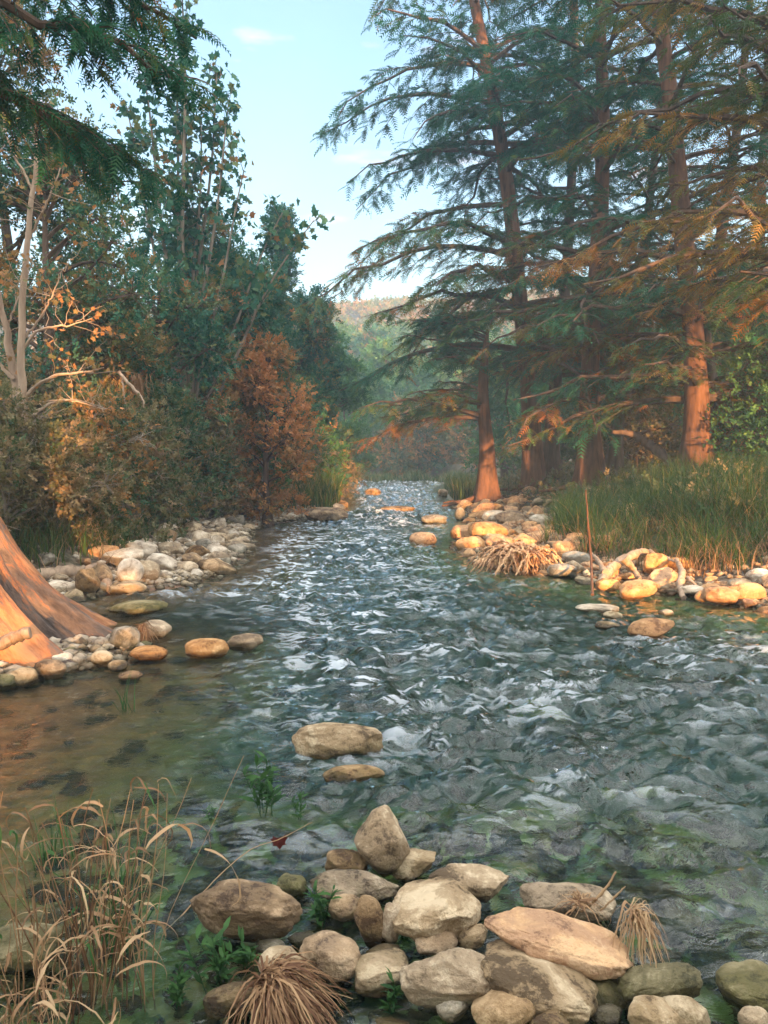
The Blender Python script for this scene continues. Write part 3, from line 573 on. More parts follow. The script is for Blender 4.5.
# px centre, bottom row, width, height, material, tilt, z lift, cuts, label
HERO = [
 (245, 936, 124, 57, 'brown', 4, 0, 6, 'broad ridged brown rock alone in shallow water between the dry reeds and the rock pile'),
 (382, 868, 55, 56, 'tan', 0, .02, 9, 'pale angular boulder with flat faces crowning the back of the rock pile'),
 (347, 880, 46, 32, 'brown', 8, 0, 6, 'small brown rock leaning against the left foot of the pale angular boulder'),
 (293, 898, 33, 26, 'moss', 0, 0, 6, 'small dark olive rock standing alone in the current beside the pile'),
 (354, 905, 97, 36, 'tan', -3, 0, 7, 'long low tan rock behind the upright pebble, chipped along its top'),
 (345, 922, 36, 28, 'brown', 0, .01, 5, 'dull brown rock tucked under the front of the long low tan rock'),
 (370, 946, 31, 52, 'brown', -14, 0, 4, 'upright smooth brown pebble leaning left beside the big mottled rock'),
 (391, 945, 24, 44, 'tan', 6, .01, 4, 'narrow upright olive tan stone wedged against the big mottled rock'),
 (413, 877, 52, 31, 'tan', -16, 0, 8, 'slanted tan slab resting right of the pale angular boulder'),
 (435, 943, 100, 60, 'tan', -5, .02, 8, 'big mottled tan rock in the middle of the pile'),
 (468, 902, 88, 38, 'tan', 6, .02, 7, 'flat topped pale tan rock behind the big mottled rock'),
 (568, 922, 102, 42, 'tan', 11, 0, 7, 'notched pale rock behind the long rock, with a dead twig on it'),
 (557, 966, 158, 50, 'orange', 11, .07, 6, 'long tilted ochre rock like a fallen beam, largest in the pile'),
 (436, 957, 45, 28, 'brown', 0, .04, 4, 'round brown cobble in front of the big mottled rock'),
 (472, 950, 36, 26, 'tan', -14, .04, 5, 'small pale pointed cobble left of the long ochre rock'),
 (456, 1005, 120, 54, 'tan', 3, 0, 7, 'large pale crusted rock at the front of the pile'),
 (537, 1012, 128, 64, 'tan', 15, 0, 6, 'wide sloping tan rock in front of the long ochre rock'),
 (383, 961, 38, 17, 'tan', -3, 0, 4, 'flat oval stone below the upright smooth pebble'),
 (382, 988, 62, 35, 'tan', -8, 0, 7, 'flat wedge shaped tan rock left of the large pale crusted rock'),
 (503, 1028, 68, 40, 'brown', -10, .02, 4, 'smooth reddish brown boulder at the very front of the pile'),
 (452, 1018, 35, 26, 'pale', 8, 0, 5, 'small white topped stone below the large pale crusted rock'),
 (565, 1027, 45, 25, 'grey', 4, 0, 4, 'oval grey cobble below the wide sloping tan rock'),
 (550, 1040, 46, 27, 'brown', 0, .03, 4, 'rounded brown cobble cut by the lower edge beside the grey cobble'),
 (330, 976, 66, 42, 'brown', 6, 0, 6, 'olive brown rock just above the right shoulder of the shaggy dead tuft'),
 (281, 978, 50, 29, 'tan', 0, .02, 5, 'pale rounded rock peeping out behind the shaggy dead tuft'),
 (271, 958, 34, 19, 'grey', 0, 0, 5, 'half sunk greenish rock above the shaggy dead tuft'),
 (232, 1012, 62, 28, 'brown', -10, 0, 6, 'flat brown rock left of the shaggy dead tuft, washed by water'),
 (303, 946, 33, 14, 'grey', 2, 0, 6, 'small dark flat stone between the ridged rock and the pile'),
 (659, 1006, 90, 40, 'moss', -14, 0, 6, 'olive slanted rock under the pale root tuft, wet on its right end'),
 (758, 1012, 84, 46, 'moss', 3, -.01, 6, 'mossy rock at the right edge with water spilling over it'),
 (653, 1032, 60, 34, 'tan', 2, .02, 5, 'tan cobble in the front row below the olive slanted rock'),
 (686, 1034, 54, 36, 'tan', 12, 0, 5, 'sloping tan rock in the front row, right of the tan cobble'),
 (606, 1023, 37, 18, 'grey', -5, 0, 4, 'flat olive pebble between the sloping tan rock and the front cobbles'),
 (755, 1036, 34, 28, 'tan', 0, .02, 4, 'small tan cobble in the lower right corner'),
 (604, 1004, 70, 34, 'moss', 6, -.01, 5, 'dark shaded rock beneath the right end of the long ochre rock'),
 (338, 758, 92, 34, 'tan', 3, 0, 6, 'broad pale rock alone in midstream with a weed in front of it'),
 (354, 784, 62, 19, 'brown', -2, 0, 5, 'low brown rock just below the broad midstream rock'),
 (207, 658, 44, 20, 'orange', 0, 0, 5, 'tan domed rock in the water, left one of the midstream pair'),
 (245, 650, 36, 17, 'brown', 0, 0, 5, 'tan domed rock in the water, right one of the midstream pair'),
 (149, 660, 37, 15, 'orange', 0, 0, 5, 'low tan domed rock next to the dry tuft by the buttressed trunk'),
 (138, 615, 56, 15, 'moss', -2, -.01, 4, 'long olive rock barely breaking the water of the left inlet'),
 (156, 638, 31, 18, 'tan', 0, 0, 5, 'tan rock right behind the dry tuft by the buttressed trunk'),
 (124, 650, 30, 25, 'grey', 4, 0, 6, 'grey rock between the buttressed trunk and the dry tuft'),
 (6, 657, 36, 28, 'pale', 0, .03, 5, 'pale rock at the left edge against the buttressed trunk'),
 (29, 662, 34, 30, 'grey', 8, .02, 4, 'rounded grey boulder at the foot of the buttressed trunk'),
 (61, 664, 24, 13, 'pale', 4, .03, 4, 'small white oval stone at the foot of the buttressed trunk'),
 (102, 665, 21, 14, 'tan', 0, .01, 4, 'small tan cobble at the right toe of the buttressed trunk'),
 (50, 678, 32, 18, 'brown', 5, 0, 6, 'brown cobble at the waterline below the white oval stone'),
 (22, 686, 32, 18, 'tan', 0, 0, 5, 'tan cobble at the waterline near the left edge'),
 (118, 671, 20, 11, 'brown', 0, 0, 5, 'small brown stone in the water off the trunk toe'),
 (130, 680, 24, 9, 'orange', 0, 0, 5, 'low ochre stone in the water, farthest out from the trunk toe'),
 (4, 690, 24, 16, 'moss', 0, 0, 5, 'dark cobble at the waterline cut by the left edge'),
 (60, 595, 32, 15, 'pale', 3, 0, 5, 'flat pale stone at the mouth of the left inlet, beside the driftwood'),
 (87, 594, 24, 26, 'brown', 0, .02, 6, 'upright brown stone at the inlet, with pale rocks on both sides'),
 (101, 594, 18, 13, 'grey', 0, 0, 5, 'small grey stone right of the upright brown inlet stone'),
 (101, 562, 36, 17, 'orange', 0, .18, 6, 'flat buff slab highest on the left rock bar'),
 (124, 568, 40, 20, 'pale', -6, .12, 7, 'large white slab on the left rock bar'),
 (131, 584, 25, 26, 'pale', 6, .06, 5, 'upright white pointed stone on the left rock bar'),
 (127, 595, 38, 14, 'tan', 0, 0, 5, 'low buff rock at the water below the upright white stone'),
 (147, 582, 26, 22, 'tan', 18, .05, 7, 'brownish angular rock right of the upright white stone'),
 (140, 560, 34, 20, 'pale', 10, .14, 6, 'bright pale block behind the large white slab'),
 (162, 572, 32, 18, 'pale', 14, .06, 6, 'pale sloping rock right of the brownish angular rock'),
 (185, 575, 26, 14, 'tan', 0, 0, 5, 'buff rock at the water end of the left rock bar'),
 (170, 556, 28, 14, 'tan', 0, .1, 6, 'buff slab in the second row of the left rock bar'),
 (215, 545, 30, 13, 'tan', 4, 0, 5, 'long tan rock on the waterline beyond the left rock bar'),
 (325, 522, 46, 15, 'brown', 0, 0, 7, 'dark brown rocky point jutting from the far left bank'),
 (398, 512, 34, 6, 'brown', 0, 0, 5, 'flat brown rock awash in the distant mid channel'),
 (373, 497, 16, 9, 'brown', 0, 0, 5, 'small distant brown rock at the far left bend'),
 (443, 497, 10, 8, 'grey', 0, 0, 5, 'small distant dark rock beside the far right bank'),
 (423, 546, 27, 14, 'orange', 0, 0, 4, 'rounded orange rock standing farthest out at the right point'),
 (434, 524, 26, 10, 'grey', 0, 0, 6, 'low dark rock in the rapids upstream of the orange point'),
 (460, 521, 10, 14, 'grey', 0, 0, 5, 'small dark pointed rock in the rapids'),
 (466, 541, 32, 16, 'orange', 0, 0, 6, 'blocky orange rock at the tip of the right point'),
 (488, 544, 38, 22, 'orange', 4, .02, 6, 'large orange rock behind the tip of the right point'),
 (500, 553, 30, 18, 'orange', 0, .01, 5, 'orange rock directly above the tangled roots'),
 (495, 524, 26, 14, 'pale', 0, .05, 6, 'pinkish pale rock in the upper row of the right point'),
 (512, 526, 34, 16, 'brown', 5, .05, 6, 'brown slab in the upper row of the right point'),
 (540, 528, 22, 14, 'pale', 0, .1, 6, 'small pale block highest on the right point'),
 (545, 546, 40, 16, 'orange', -6, .06, 6, 'orange slab right of the tangled roots'),
 (562, 578, 30, 15, 'grey', 0, 0, 4, 'smooth grey green cobble at the water right of the tangled roots'),
 (577, 565, 30, 14, 'grey', 5, .06, 5, 'grey stone behind the smooth grey green cobble'),
 (597, 613, 44, 9, 'pale', 2, 0, 6, 'flat white slab lying in the water off the right bank'),
 (613, 620, 19, 9, 'tan', 6, 0, 5, 'small tan stone against the flat white slab'),
 (607, 629, 26, 8, 'brown', 0, 0, 5, 'sunken brown stone below the flat white slab'),
 (651, 639, 46, 22, 'orange', -12, .01, 8, 'tilted orange angular rock in the water off the right bank'),
 (655, 643, 32, 9, 'orange', 3, -.01, 4, 'low wet stone right below the tilted orange rock'),
 (666, 617, 14, 8, 'grey', 0, 0, 5, 'small dark stone in the water behind the tilted orange rock'),
 (732, 650, 24, 7, 'brown', 0, 0, 4, 'flat brown stone awash near the right edge'),
 (751, 650, 13, 6, 'orange', 0, 0, 4, 'tiny orange stone awash near the right edge'),
 (656, 575, 24, 22, 'orange', 5, .10, 7, 'tall orange block in front of the grass'),
 (681, 571, 28, 14, 'orange', 3, .14, 6, 'smooth yellowish boulder in front of the grass'),
 (638, 598, 38, 18, 'orange', -12, .02, 7, 'slanted orange rock at the water below the tall orange block'),
 (608, 592, 24, 14, 'orange', 0, .03, 6, 'orange rock left of the slanted orange rock'),
 (693, 595, 24, 10, 'pale', 0, .03, 5, 'pale flat stone right of the hanging root'),
 (721, 604, 34, 18, 'orange', 2, .02, 6, 'big orange brown block at the water, right of the hanging root'),
 (702, 602, 14, 12, 'orange', 0, .02, 5, 'orange cobble left of the big orange brown block'),
 (760, 586, 26, 18, 'pale', -5, .08, 5, 'pale rounded rock at the right edge of the bank'),
 (729, 578, 16, 14, 'pale', 0, .08, 5, 'white cobble behind the big orange brown block'),
 (713, 575, 14, 12, 'pale', 0, .09, 5, 'white cobble just left of its twin behind the big orange brown block'),
 (740, 590, 24, 12, 'grey', 0, .06, 5, 'grey stone between the orange brown block and the pale edge rock'),
 (752, 525, 34, 18, 'pale', 5, .35, 6, 'pale slab up in the grass at the right edge'),
 (706, 462, 14, 8, 'pale', 0, .9, 5, 'small pale rock among the grass behind the bank'),
 (555, 862, 95, 26, 'green', 0, -.30, 4, 'bright green algae covered stone under the water behind the rock pile'),
 (470, 846, 70, 22, 'green', 0, -.26, 4, 'green stone under the water right of the pale angular boulder'),
 (535, 745, 60, 14, 'green', 0, -.30, 4, 'green stone under the rough water in midstream'),
 (690, 705, 60, 12, 'moss', 0, -.28, 4, 'olive stone under the water near the right edge'),
 (20, 968, 84, 44, 'moss', 0, .0, 6, 'olive rock behind the dry reeds at the left edge'),
]
hero_pts = []
for i, (cx, by, wpx, hpx, tone, tilt, zl, cuts, lab) in enumerate(HERO):
    bz = zl
    Yf = W(cx, by, bz).y; th = math.atan2(CAM_Z-bz, Yf)
    wid = wpx*Yf/FPX*(.98 if by > 870 else 1.03)
    span = hpx*math.hypot(Yf, CAM_Z-bz)/FPX
    dep = min((.8 if wpx < 2.1*hpx else .45)*wid, .80*span/max(.05, math.sin(th))) if by > 700 else min(.85*wid, .6*span/max(.05, math.sin(th)))
    hz = math.sqrt(max((span*.3)**2, span**2-(dep*math.sin(th))**2))/math.cos(th)
    c = W(cx, by-hpx/2, bz+hz/2)
    o = rock_mesh('river_rock', ICO5 if wpx > 80 and by > 860 else ICO4 if by > 700 else ICO3, 100+i*3, (wid, dep, hz*(.72 if by > 870 else 1)), M['rock_'+tone], ext=1.0 if zl > 0 else 1.25, cuts=cuts+5, box=.75 if 'fallen beam' in lab else .35 if cuts > 5 else .15, cutd=(.66, .95) if cuts > 6 else (.8, .97), rough=.10 if cuts > 5 else .07)
    o.location = c; o.rotation_euler = (0, math.radians(tilt), math.radians((i*37 % 21)-10))
    tag(o, lab, 'rock', 'rocks in the river and along its banks'); hero_pts.append((c.x, c.y, max(wid, dep)/2))
hero_pts = np.array(hero_pts)

# repeats along the banks: copies of ten stones
protos = []
for k in range(10):
    v, f = rock_verts(ICO3, 500+k, cuts=5+k, box=.3, cutd=(.55, .92), rough=.11); mb = Mesh(); mb.add(v, tri=f)
    protos.append(mb)
BANK = {'left': ('pale', 'tan', 'pale', 'grey', 'tan', 'brown'), 'right': ('orange', 'orange', 'orange', 'tan', 'brown', 'orange')}
rp_ = {}
def bank_rock(x, y, s, side, rr):
    k = rr.randint(10); tn = BANK[side][rr.randint(6)]; key = (k, tn)
    if key not in rp_:
        o = protos[k].build('river_rock', M['rock_'+tn], None, True); rp_[key] = o; first = True
    else:
        o = rp_[key].copy(); COL.objects.link(o); first = False
    sc = s*np.array([rr.uniform(.8, 1.3), rr.uniform(.7, 1.1), rr.uniform(.45, .8)])/2
    o.location = (x, y, max(float(H(x, y)), -.08)+sc[2]*.45); o.scale = sc; o.rotation_euler = (rr.normal(0, .15), rr.normal(0, .15), rr.uniform(0, 6.28))
    tag(o, {'left': 'loose pale or tan stone in the rubble of the left bank', 'right': 'loose orange or buff stone in the rubble of the right bank'}[side], 'rock', {'left': 'loose stones on the left bank', 'right': 'loose stones on the right bank'}[side])
rr = np.random.RandomState(5); placed = [tuple(p) for p in hero_pts]
def free(x, y, s):
    for a, b, c in placed:
        if (a-x)**2+(b-y)**2 < (.75*c+s*.42)**2: return False
    return True
cnt = {'left': 0, 'right': 0}
for k in range(9000):
    side = 'right' if rr.random() < .58 else 'left'
    if cnt[side] >= (135 if side == 'right' else 78): continue
    y = rr.uniform(8.3, 30)**1.0 if rr.random() < .5 else rr.uniform(8.3, 17); off = abs(rr.normal(0, .75))-.12
    if side == 'right': x = np.interp(y, YR, XR)+off*(1.0+.05*y)
    else:
        x = np.interp(y, YL, XL)-off*(1.1+.02*y)
        if y < 9.5 and rr.random() < .6: continue
    if abs(x) > .52*y+.3: continue
    s = rr.uniform(.12, .42)*(1+.035*y)*(1.0 if off > 0 else .7)
    if free(x, y, s): bank_rock(x, y, s, side, rr); placed.append((x, y, s/2)); cnt[side] += 1
for k in range(900):
    x, y = rr.uniform(-.75, 1.95), rr.uniform(2.05, 3.5); s_ = rr.uniform(.05, .15)
    if abs((x-.25)-(3.0-y)*.9) > 1.15 or cnt.get('pile', 0) >= 60 or not free(x, y, s_*.7): continue
    k2 = rr.randint(10); o = protos[k2].build('river_rock', M[('rock_tan', 'rock_brown', 'rock_grey', 'rock_tan', 'rock_moss')[rr.randint(5)]], None, True); cnt['pile'] = cnt.get('pile', 0)+1
    sc = s_*np.array([rr.uniform(.8, 1.2), rr.uniform(.7, 1.1), rr.uniform(.45, .7)])/2*1.1; o.scale = sc; o.location = (x, y, float(H(x, y))+sc[2]*.8+rr.uniform(0, .03)); o.rotation_euler = (0, 0, rr.uniform(0, 6.28))
    tag(o, 'small cobble filling the gaps of the foreground rock pile', 'rock', 'small cobbles in the foreground rock pile'); placed.append((x, y, s_/2))
# loose gravel that nobody could count
gm = {}
def gravel(name, n, fn, mat, smin, smax, seed):
    r = np.random.RandomState(seed); v0, f0 = ico(1); v0 = v0*(1+.15*r.normal(size=(len(v0), 1)))
    x, y = fn(r, n); z = H(x, y); s = r.uniform(smin, smax, n)*(1+.03*y)
    a = r.uniform(0, 6.28, n); sc = np.stack([s, s*r.uniform(.6, 1, n), s*r.uniform(.4, .7, n)], -1)
    V = v0[None]*sc[:, None]; ca, sa = np.cos(a)[:, None], np.sin(a)[:, None]
    V = np.stack([V[..., 0]*ca-V[..., 1]*sa+x[:, None], V[..., 0]*sa+V[..., 1]*ca+y[:, None], V[..., 2]+(z+sc[:, 2]*.3)[:, None]], -1)
    mb = Mesh(); mb.add(V.reshape(-1, 3), tri=(f0[None]+np.arange(n)[:, None, None]*len(v0)).reshape(-1, 3)); tag(mb.build(name, M[mat], None, True), kind='stuff')
def fR(r, n):
    y = 8.3+24*r.uniform(0, 1, n)**1.6; return np.interp(y, YR, XR)-.2+np.abs(r.normal(0, 1.1, n))*(.8+.03*y), y
def fL(r, n):
    y = 5.8+22*r.uniform(0, 1, n)**1.4; return np.interp(y, YL, XL)+.2-np.abs(r.normal(0, .9, n)), y
def fN(r, n):
    return r.uniform(-1.3, 2.2, n), r.uniform(1.6, 3.6, n)
gravel('gravel', 2200, fR, 'rock_orange', .025, .075, 1); gravel('gravel', 1500, fR, 'rock_tan', .025, .07, 2)
gravel('gravel', 2000, fL, 'rock_tan', .025, .07, 3); gravel('gravel', 1400, fL, 'rock_pale', .025, .08, 4); gravel('gravel', 1300, fN, 'rock_brown', .012, .045, 6)
gravel('gravel', 700, lambda r, n: (r.uniform(-3.4, 4, n), r.uniform(2.6, 9, n)), 'rock_moss', .03, .10, 7)

# ------------------------------------------------------------ the buttressed trunk on the left and its boughs
BX, BY = -4.35, 6.8
base = Vector((BX, BY, 0.0)); root = empty('cypress_tree', base, 'huge flared cypress trunk with orange lit fluted bark at the left water edge', 'tree')
n, sd_ = 130, 520; zz = np.concatenate([np.linspace(-.15, 2.2, 90), np.linspace(2.3, 11, 40)]); th = np.arange(sd_)*2*math.pi/sd_
V = np.zeros((n, sd_, 3))
wob = 0.25*perlin(np.cos(th)*1.5, np.sin(th)*1.5, 0, 8)
for i, z in enumerate(zz):
    fl = math.exp(-max(z, -.1)/.85); ph = th+wob*1.6+.05*math.sin(z*2)
    lob = np.abs(np.sin(ph*5.5))**.75; lob2 = np.abs(np.sin(ph*13+1+.35*np.sin(z*3)))**.8
    amp_ = .40+.72*lob+.16*lob2
    R = .50*(1-.035*z)*(1+fl*2.42*amp_/1.03)+.035*(1-fl)*lob
    R = R*(1+.018*fbm(th*9, z*1.3+0*th, 0, 3, 4))+.030*perlin(th*30, z*1.2+0*th, 0, 5)*(.4+fl)+.016*perlin(th*75, z*3+0*th, 0, 6)
    V[i] = np.stack([np.cos(th)*R, np.sin(th)*R, z+0*th], -1)
tm = Mesh(); idx = np.arange(n*sd_).reshape(n, sd_); a = idx[:-1]; b = idx[1:]
tm.add(V.reshape(-1, 3), quad=np.stack([a, np.roll(a, -1, 1), np.roll(b, -1, 1), b], -1).reshape(-1, 4), tone=np.tile(np.cos(th), n))
m, t, out = new_mat('fibrous_cypress_bark')
tcn = t.nodes.new('ShaderNodeTexCoord'); # pattern runs up the fibres: angle round the trunk, height stretched
sO = t.nodes.new('ShaderNodeSeparateXYZ'); t.links.new(tcn.outputs['Object'], sO.inputs[0])
cO = t.nodes.new('ShaderNodeCombineXYZ'); t.links.new(math_n(t, 'MULTIPLY', math_n(t, 'ARCTAN2', sO.outputs['Y'], sO.outputs['X']), 1.6), cO.inputs[0]); t.links.new(math_n(t, 'MULTIPLY', sO.outputs['Z'], .28), cO.inputs[1])
n1 = noise(t, cO.outputs[0], 3.4, 6, .62, .25); n2 = noise(t, cO.outputs[0], 26, 6, .7, .2)
f = math_n(t, 'ADD', math_n(t, 'MULTIPLY', n1, .75), math_n(t, 'MULTIPLY', n2, .25))
c = ramp(t, f, [(.40, (.045, .03, .022)), (.49, (.16, .11, .08)), (.515, (.30, .12, .05)), (.58, (.46, .21, .085))])
p = t.nodes.new('ShaderNodeBsdfPrincipled'); t.links.new(c, p.inputs['Base Color']); p.inputs['Roughness'].default_value = .8
t.links.new(bump(t, math_n(t, 'ADD', n2, n1), .9, .04), p.inputs['Normal']); t.links.new(p.outputs[0], out.inputs[0])
tm.build('trunk', m, root, True)
r = np.random.RandomState(3); fm = Mesh(); bmx = Mesh()
for k, (az, z0_, ln) in enumerate([(.75, 4.6, 4.4), (.3, 5.2, 4.2), (1.15, 5.0, 4.8), (.55, 6.0, 4.6), (.95, 6.6, 4.6), (.15, 6.4, 3.6), (1.35, 6.9, 5.0), (.6, 7.4, 4.0), (-.3, 7, 3.5), (1.8, 6.0, 4.2), (2.3, 5.5, 3.6), (1.0, 8.2, 4.2), (3.4, 6.5, 3.5), (4.4, 7.2, 3.4), (5.2, 8, 3.2), (.4, 9.0, 3.2)]):
    nn = 9; s = np.linspace(0, 1, nn); D = np.array([math.cos(az), math.sin(az), 0]); ln *= .62; z0_ += .5
    pts = np.array([0, 0, z0_])+D*(ln*s)[:, None]+np.array([0, 0, 1])*(ln*(.15*s-.30*s**2))[:, None]+r.normal(0, .04, (nn, 3))
    bmx.tubes(pts, .06*(1-.85*s)+.006, 6)
    ns = 34; ss = np.sort(r.uniform(.12, 1, ns)); sg = np.where(np.arange(ns) % 2, 1, -1)
    ox = np.stack([np.interp(ss, s, pts[:, i]) for i in range(3)], -1); side = np.cross(D, [0, 0, 1])[None]*sg[:, None]; an = r.uniform(.5, 1.2, ns)
    d2 = unit(D[None]*np.cos(an)[:, None]+side*np.sin(an)[:, None]+np.stack([0*ss, 0*ss, r.normal(0, .15, ns)], -1)); l2 = (.25*ln*(1-.7*ss)+.2)*r.uniform(.6, 1.2, ns)
    s2 = np.linspace(0, 1, 5); p2 = ox[:, None]+d2[:, None]*(l2[:, None]*s2)[:, :, None]-np.array([0, 0, 1])*(l2[:, None]*(.5*s2**2))[:, :, None]
    bmx.tubes(p2, (.009+.004*l2)[:, None]*(1-.7*s2), 3)
    I = np.repeat(np.arange(ns), 11); u = r.uniform(.05, 1, len(I)); bp = ox[I]+d2[I]*(l2[I]*u)[:, None]; bp[:, 2] -= l2[I]*.5*u*u
    dd = d2[I]*r.uniform(.2, 1, len(I))[:, None]+r.normal(0, .5, (len(I), 3))*[1, 1, .35]+[0, 0, -.35]
    fm.cards(FEATHER, bp, dd, r.normal(0, .4, (len(I), 3))+[0, 0, 1], .20*r.uniform(.6, 1.3, len(I)), np.clip(r.normal(.35, .2, len(I)), 0, 1))
bmx.build('bough', M['bark_dark'], root); fm.build('crown', M['cyp'], root)

# ------------------------------------------------------------ right bank cypresses
def path(ctrl, Y, lean=0.0):
    """ctrl: (px, py, radius) from the foot upwards"""
    out = []
    for i, (px, py, r_) in enumerate(ctrl):
        p_ = P(px, py, Y+lean*i); out.append((p_.x, p_.y, p_.z, r_))
    return out
CG = 'cypresses on the right bank'
B_ = path([(534, 478, .40), (530, 400, .36), (520, 300, .31), (505, 170, .27), (478, 20, .21), (440, -150, .12), (420, -260, .05)], 31)
cypress(B_, 'tall cypress leaning left over the river, boughs reaching farthest across the sky', CG, z0=5.5, nb=88, L=(8.6, 3.2), seed=11, droop=.42, up=.18, size=.48, dens=.9, flare=1.8)
A_ = path([(487, 486, .42), (487, 450, .29), (483, 400, .22), (485, 355, .14), (488, 330, .05)], 29)
cypress(A_, 'short broken cypress with a bright orange flared root base nearest the far channel', CG, z0=3.3, nb=16, L=(4.6, 3.2), azc=math.pi*.95, azw=1.0, seed=12, droop=.22, up=.22, size=.45, dens=.9, flare=1.8, lobes=6, flare_h=.6, bark='bark_red')
C_ = path([(592, 476, .38), (589, 420, .32), (592, 330, .27), (599, 240, .26), (603, 130, .21), (600, 0, .15), (600, -150, .06)], 25)
cypress(C_, 'cypress with an orange lit reddish lower trunk above the tall grass', CG, z0=3.6, nb=64, L=(5.4, 3.2), seed=23, droop=.32, up=.2, size=.40, dens=.95, gold=.10)
D_ = path([(697, 474, .38), (697, 400, .31), (692, 320, .26), (683, 230, .25), (672, 110, .21), (658, 0, .17), (650, -150, .08)], 21)
cypress(D_, 'thick straight cypress with a golden patch of sun low on its trunk', CG, z0=3.1, nb=66, L=(4.8, 3.2), seed=34, droop=.30, up=.18, size=.34, dens=.95, gold=.22, leaf='cyp')
E_ = path([(716, 474, .24), (712, 390, .19), (705, 320, .17), (722, 230, .15), (738, 120, .12), (750, 0, .09), (760, -120, .04)], 22.5)
cypress(E_, 'slender crooked cypress stem bending right beside the thick straight cypress', CG, z0=2.6, nb=44, L=(3.2, 2.0), seed=45, droop=.3, up=.2, size=.36, dens=.85, bark='bark_dark', roots=False)
F_ = path([(548, 474, .40), (556, 380, .26), (566, 280, .22), (574, 120, .18), (575, 0, .14), (575, -100, .06)], 34)
cypress(F_, 'dark cypress standing behind the orange lit reddish one', CG, z0=4.5, nb=40, L=(6.0, 3.4), seed=56, droop=.3, up=.2, size=.46, dens=.85, bark='bark_dark')
G_ = path([(612, 470, .25), (622, 390, .18), (640, 280, .16), (652, 180, .13), (668, 40, .10), (675, -60, .05)], 27)
cypress(G_, 'thin dark cypress stem slanting between the reddish and the thick straight cypress', CG, z0=4.2, nb=34, L=(3.8, 2.4), seed=67, droop=.3, up=.2, size=.42, dens=.85, bark='bark_dark', roots=False)
Hh = path([(840, 500, .42), (835, 380, .32), (830, 250, .28), (825, 100, .22), (820, -100, .16), (820, -250, .07)], 15.5)
cypress(Hh, 'cypress just outside the right edge whose golden boughs hang into the top right corner', CG, z0=4.9, nb=44, L=(5.2, 3.4), azc=math.pi*.98, azw=1.5, seed=78, droop=.26, up=.16, size=.30, dens=.95, leaf='cyp_gold', gold=.1)
I_ = path([(770, 474, .3), (768, 380, .22), (760, 250, .19), (765, 120, .15), (770, 0, .1)], 30)
cypress(I_, 'far cypress behind the crooked stem at the right edge', CG, z0=3.5, nb=40, L=(4.8, 3.0), seed=89, droop=.3, up=.2, size=.40, dens=.75, bark='bark_dark', roots=False)

# ------------------------------------------------------------ left bank trees
def at(px, Y): return ((px-384)/FPX*Y, Y)
def hgt(py, Y, xy=None): return CAM_Z+(462-py)/FPX*Y
TG = 'trees crowding the left bank'
# bare sunlit tree
xy = at(28, 11.5); bz = float(H(*xy)); root = empty('bare_tree', (xy[0], xy[1], bz), 'pale bare orange lit tree with forked limbs and few rusty leaves at the left edge', 'tree', TG)
tm = Mesh(); fm = Mesh(); r = np.random.RandomState(4)
def lp(pts): return [(P(a, b, 11.5+dy).x-xy[0], dy, P(a, b, 11.5+dy).z-bz, rr_) for a, b, dy, rr_ in pts]
for c in [[(30, 480, 0, .16), (24, 440, 0, .12), (18, 400, .05, .085), (10, 350, .1, .06), (2, 310, .1, .045), (-12, 250, .1, .03), (-20, 180, .1, .01)],
          [(22, 425, 0, .08), (22, 380, -.1, .06), (22, 300, -.2, .05), (30, 220, -.25, .04), (36, 150, -.2, .028), (30, 90, -.2, .012)],
          [(20, 400, 0, .04), (50, 378, -.2, .025), (85, 372, -.3, .016), (105, 368, -.4, .006)],
          [(22, 350, -.1, .03), (40, 330, -.2, .02), (70, 325, -.1, .012), (92, 318, 0, .005)],
          [(14, 380, 0, .035), (-4, 360, 0, .02), (-20, 340, 0, .01)], [(24, 420, 0, .035), (55, 402, .2, .02), (80, 402, .3, .012), (104, 410, .3, .005)],
          [(20, 345, -.1, .025), (45, 310, -.2, .014), (62, 270, -.2, .006)], [(6, 330, .1, .02), (18, 300, .2, .012), (34, 262, .2, .005)],
          [(28, 240, -.2, .022), (48, 200, -.3, .014), (66, 150, -.3, .006)], [(33, 190, -.2, .02), (12, 150, -.2, .012), (0, 110, -.1, .005)]]:
    q = poly(lp(c), 22); tm.tubes(q[:, :3]+r.normal(0, .008, (22, 3)), q[:, 3], 8)
    k = 10; I = r.randint(8, 22, k); e = q[I, :3]; s = np.linspace(0, 1, 5); d = unit(r.normal(size=(k, 3))+[0, 0, .3])*r.uniform(.3, .8, (k, 1))
    tp = e[:, None]+d[:, None]*s[None, :, None]+r.normal(0, .02, (k, 5, 3)); tm.tubes(tp, np.full((k, 1), .008)*(1-.7*s), 3)
    pp = (tp[:, 2:].reshape(-1, 3)); fm.cards(MAPLE, np.repeat(pp, 2, 0)+r.normal(0, .06, (len(pp)*2, 3)), r.normal(size=(len(pp)*2, 3)), r.normal(size=(len(pp)*2, 3)), .07*r.uniform(.6, 1.4, len(pp)*2), r.uniform(.4, 1, len(pp)*2))
tm.build('trunk', M['bark_pale'], root, True); fm.build('leaf', M['leaf_rust'], root)['kind'] = 'stuff'

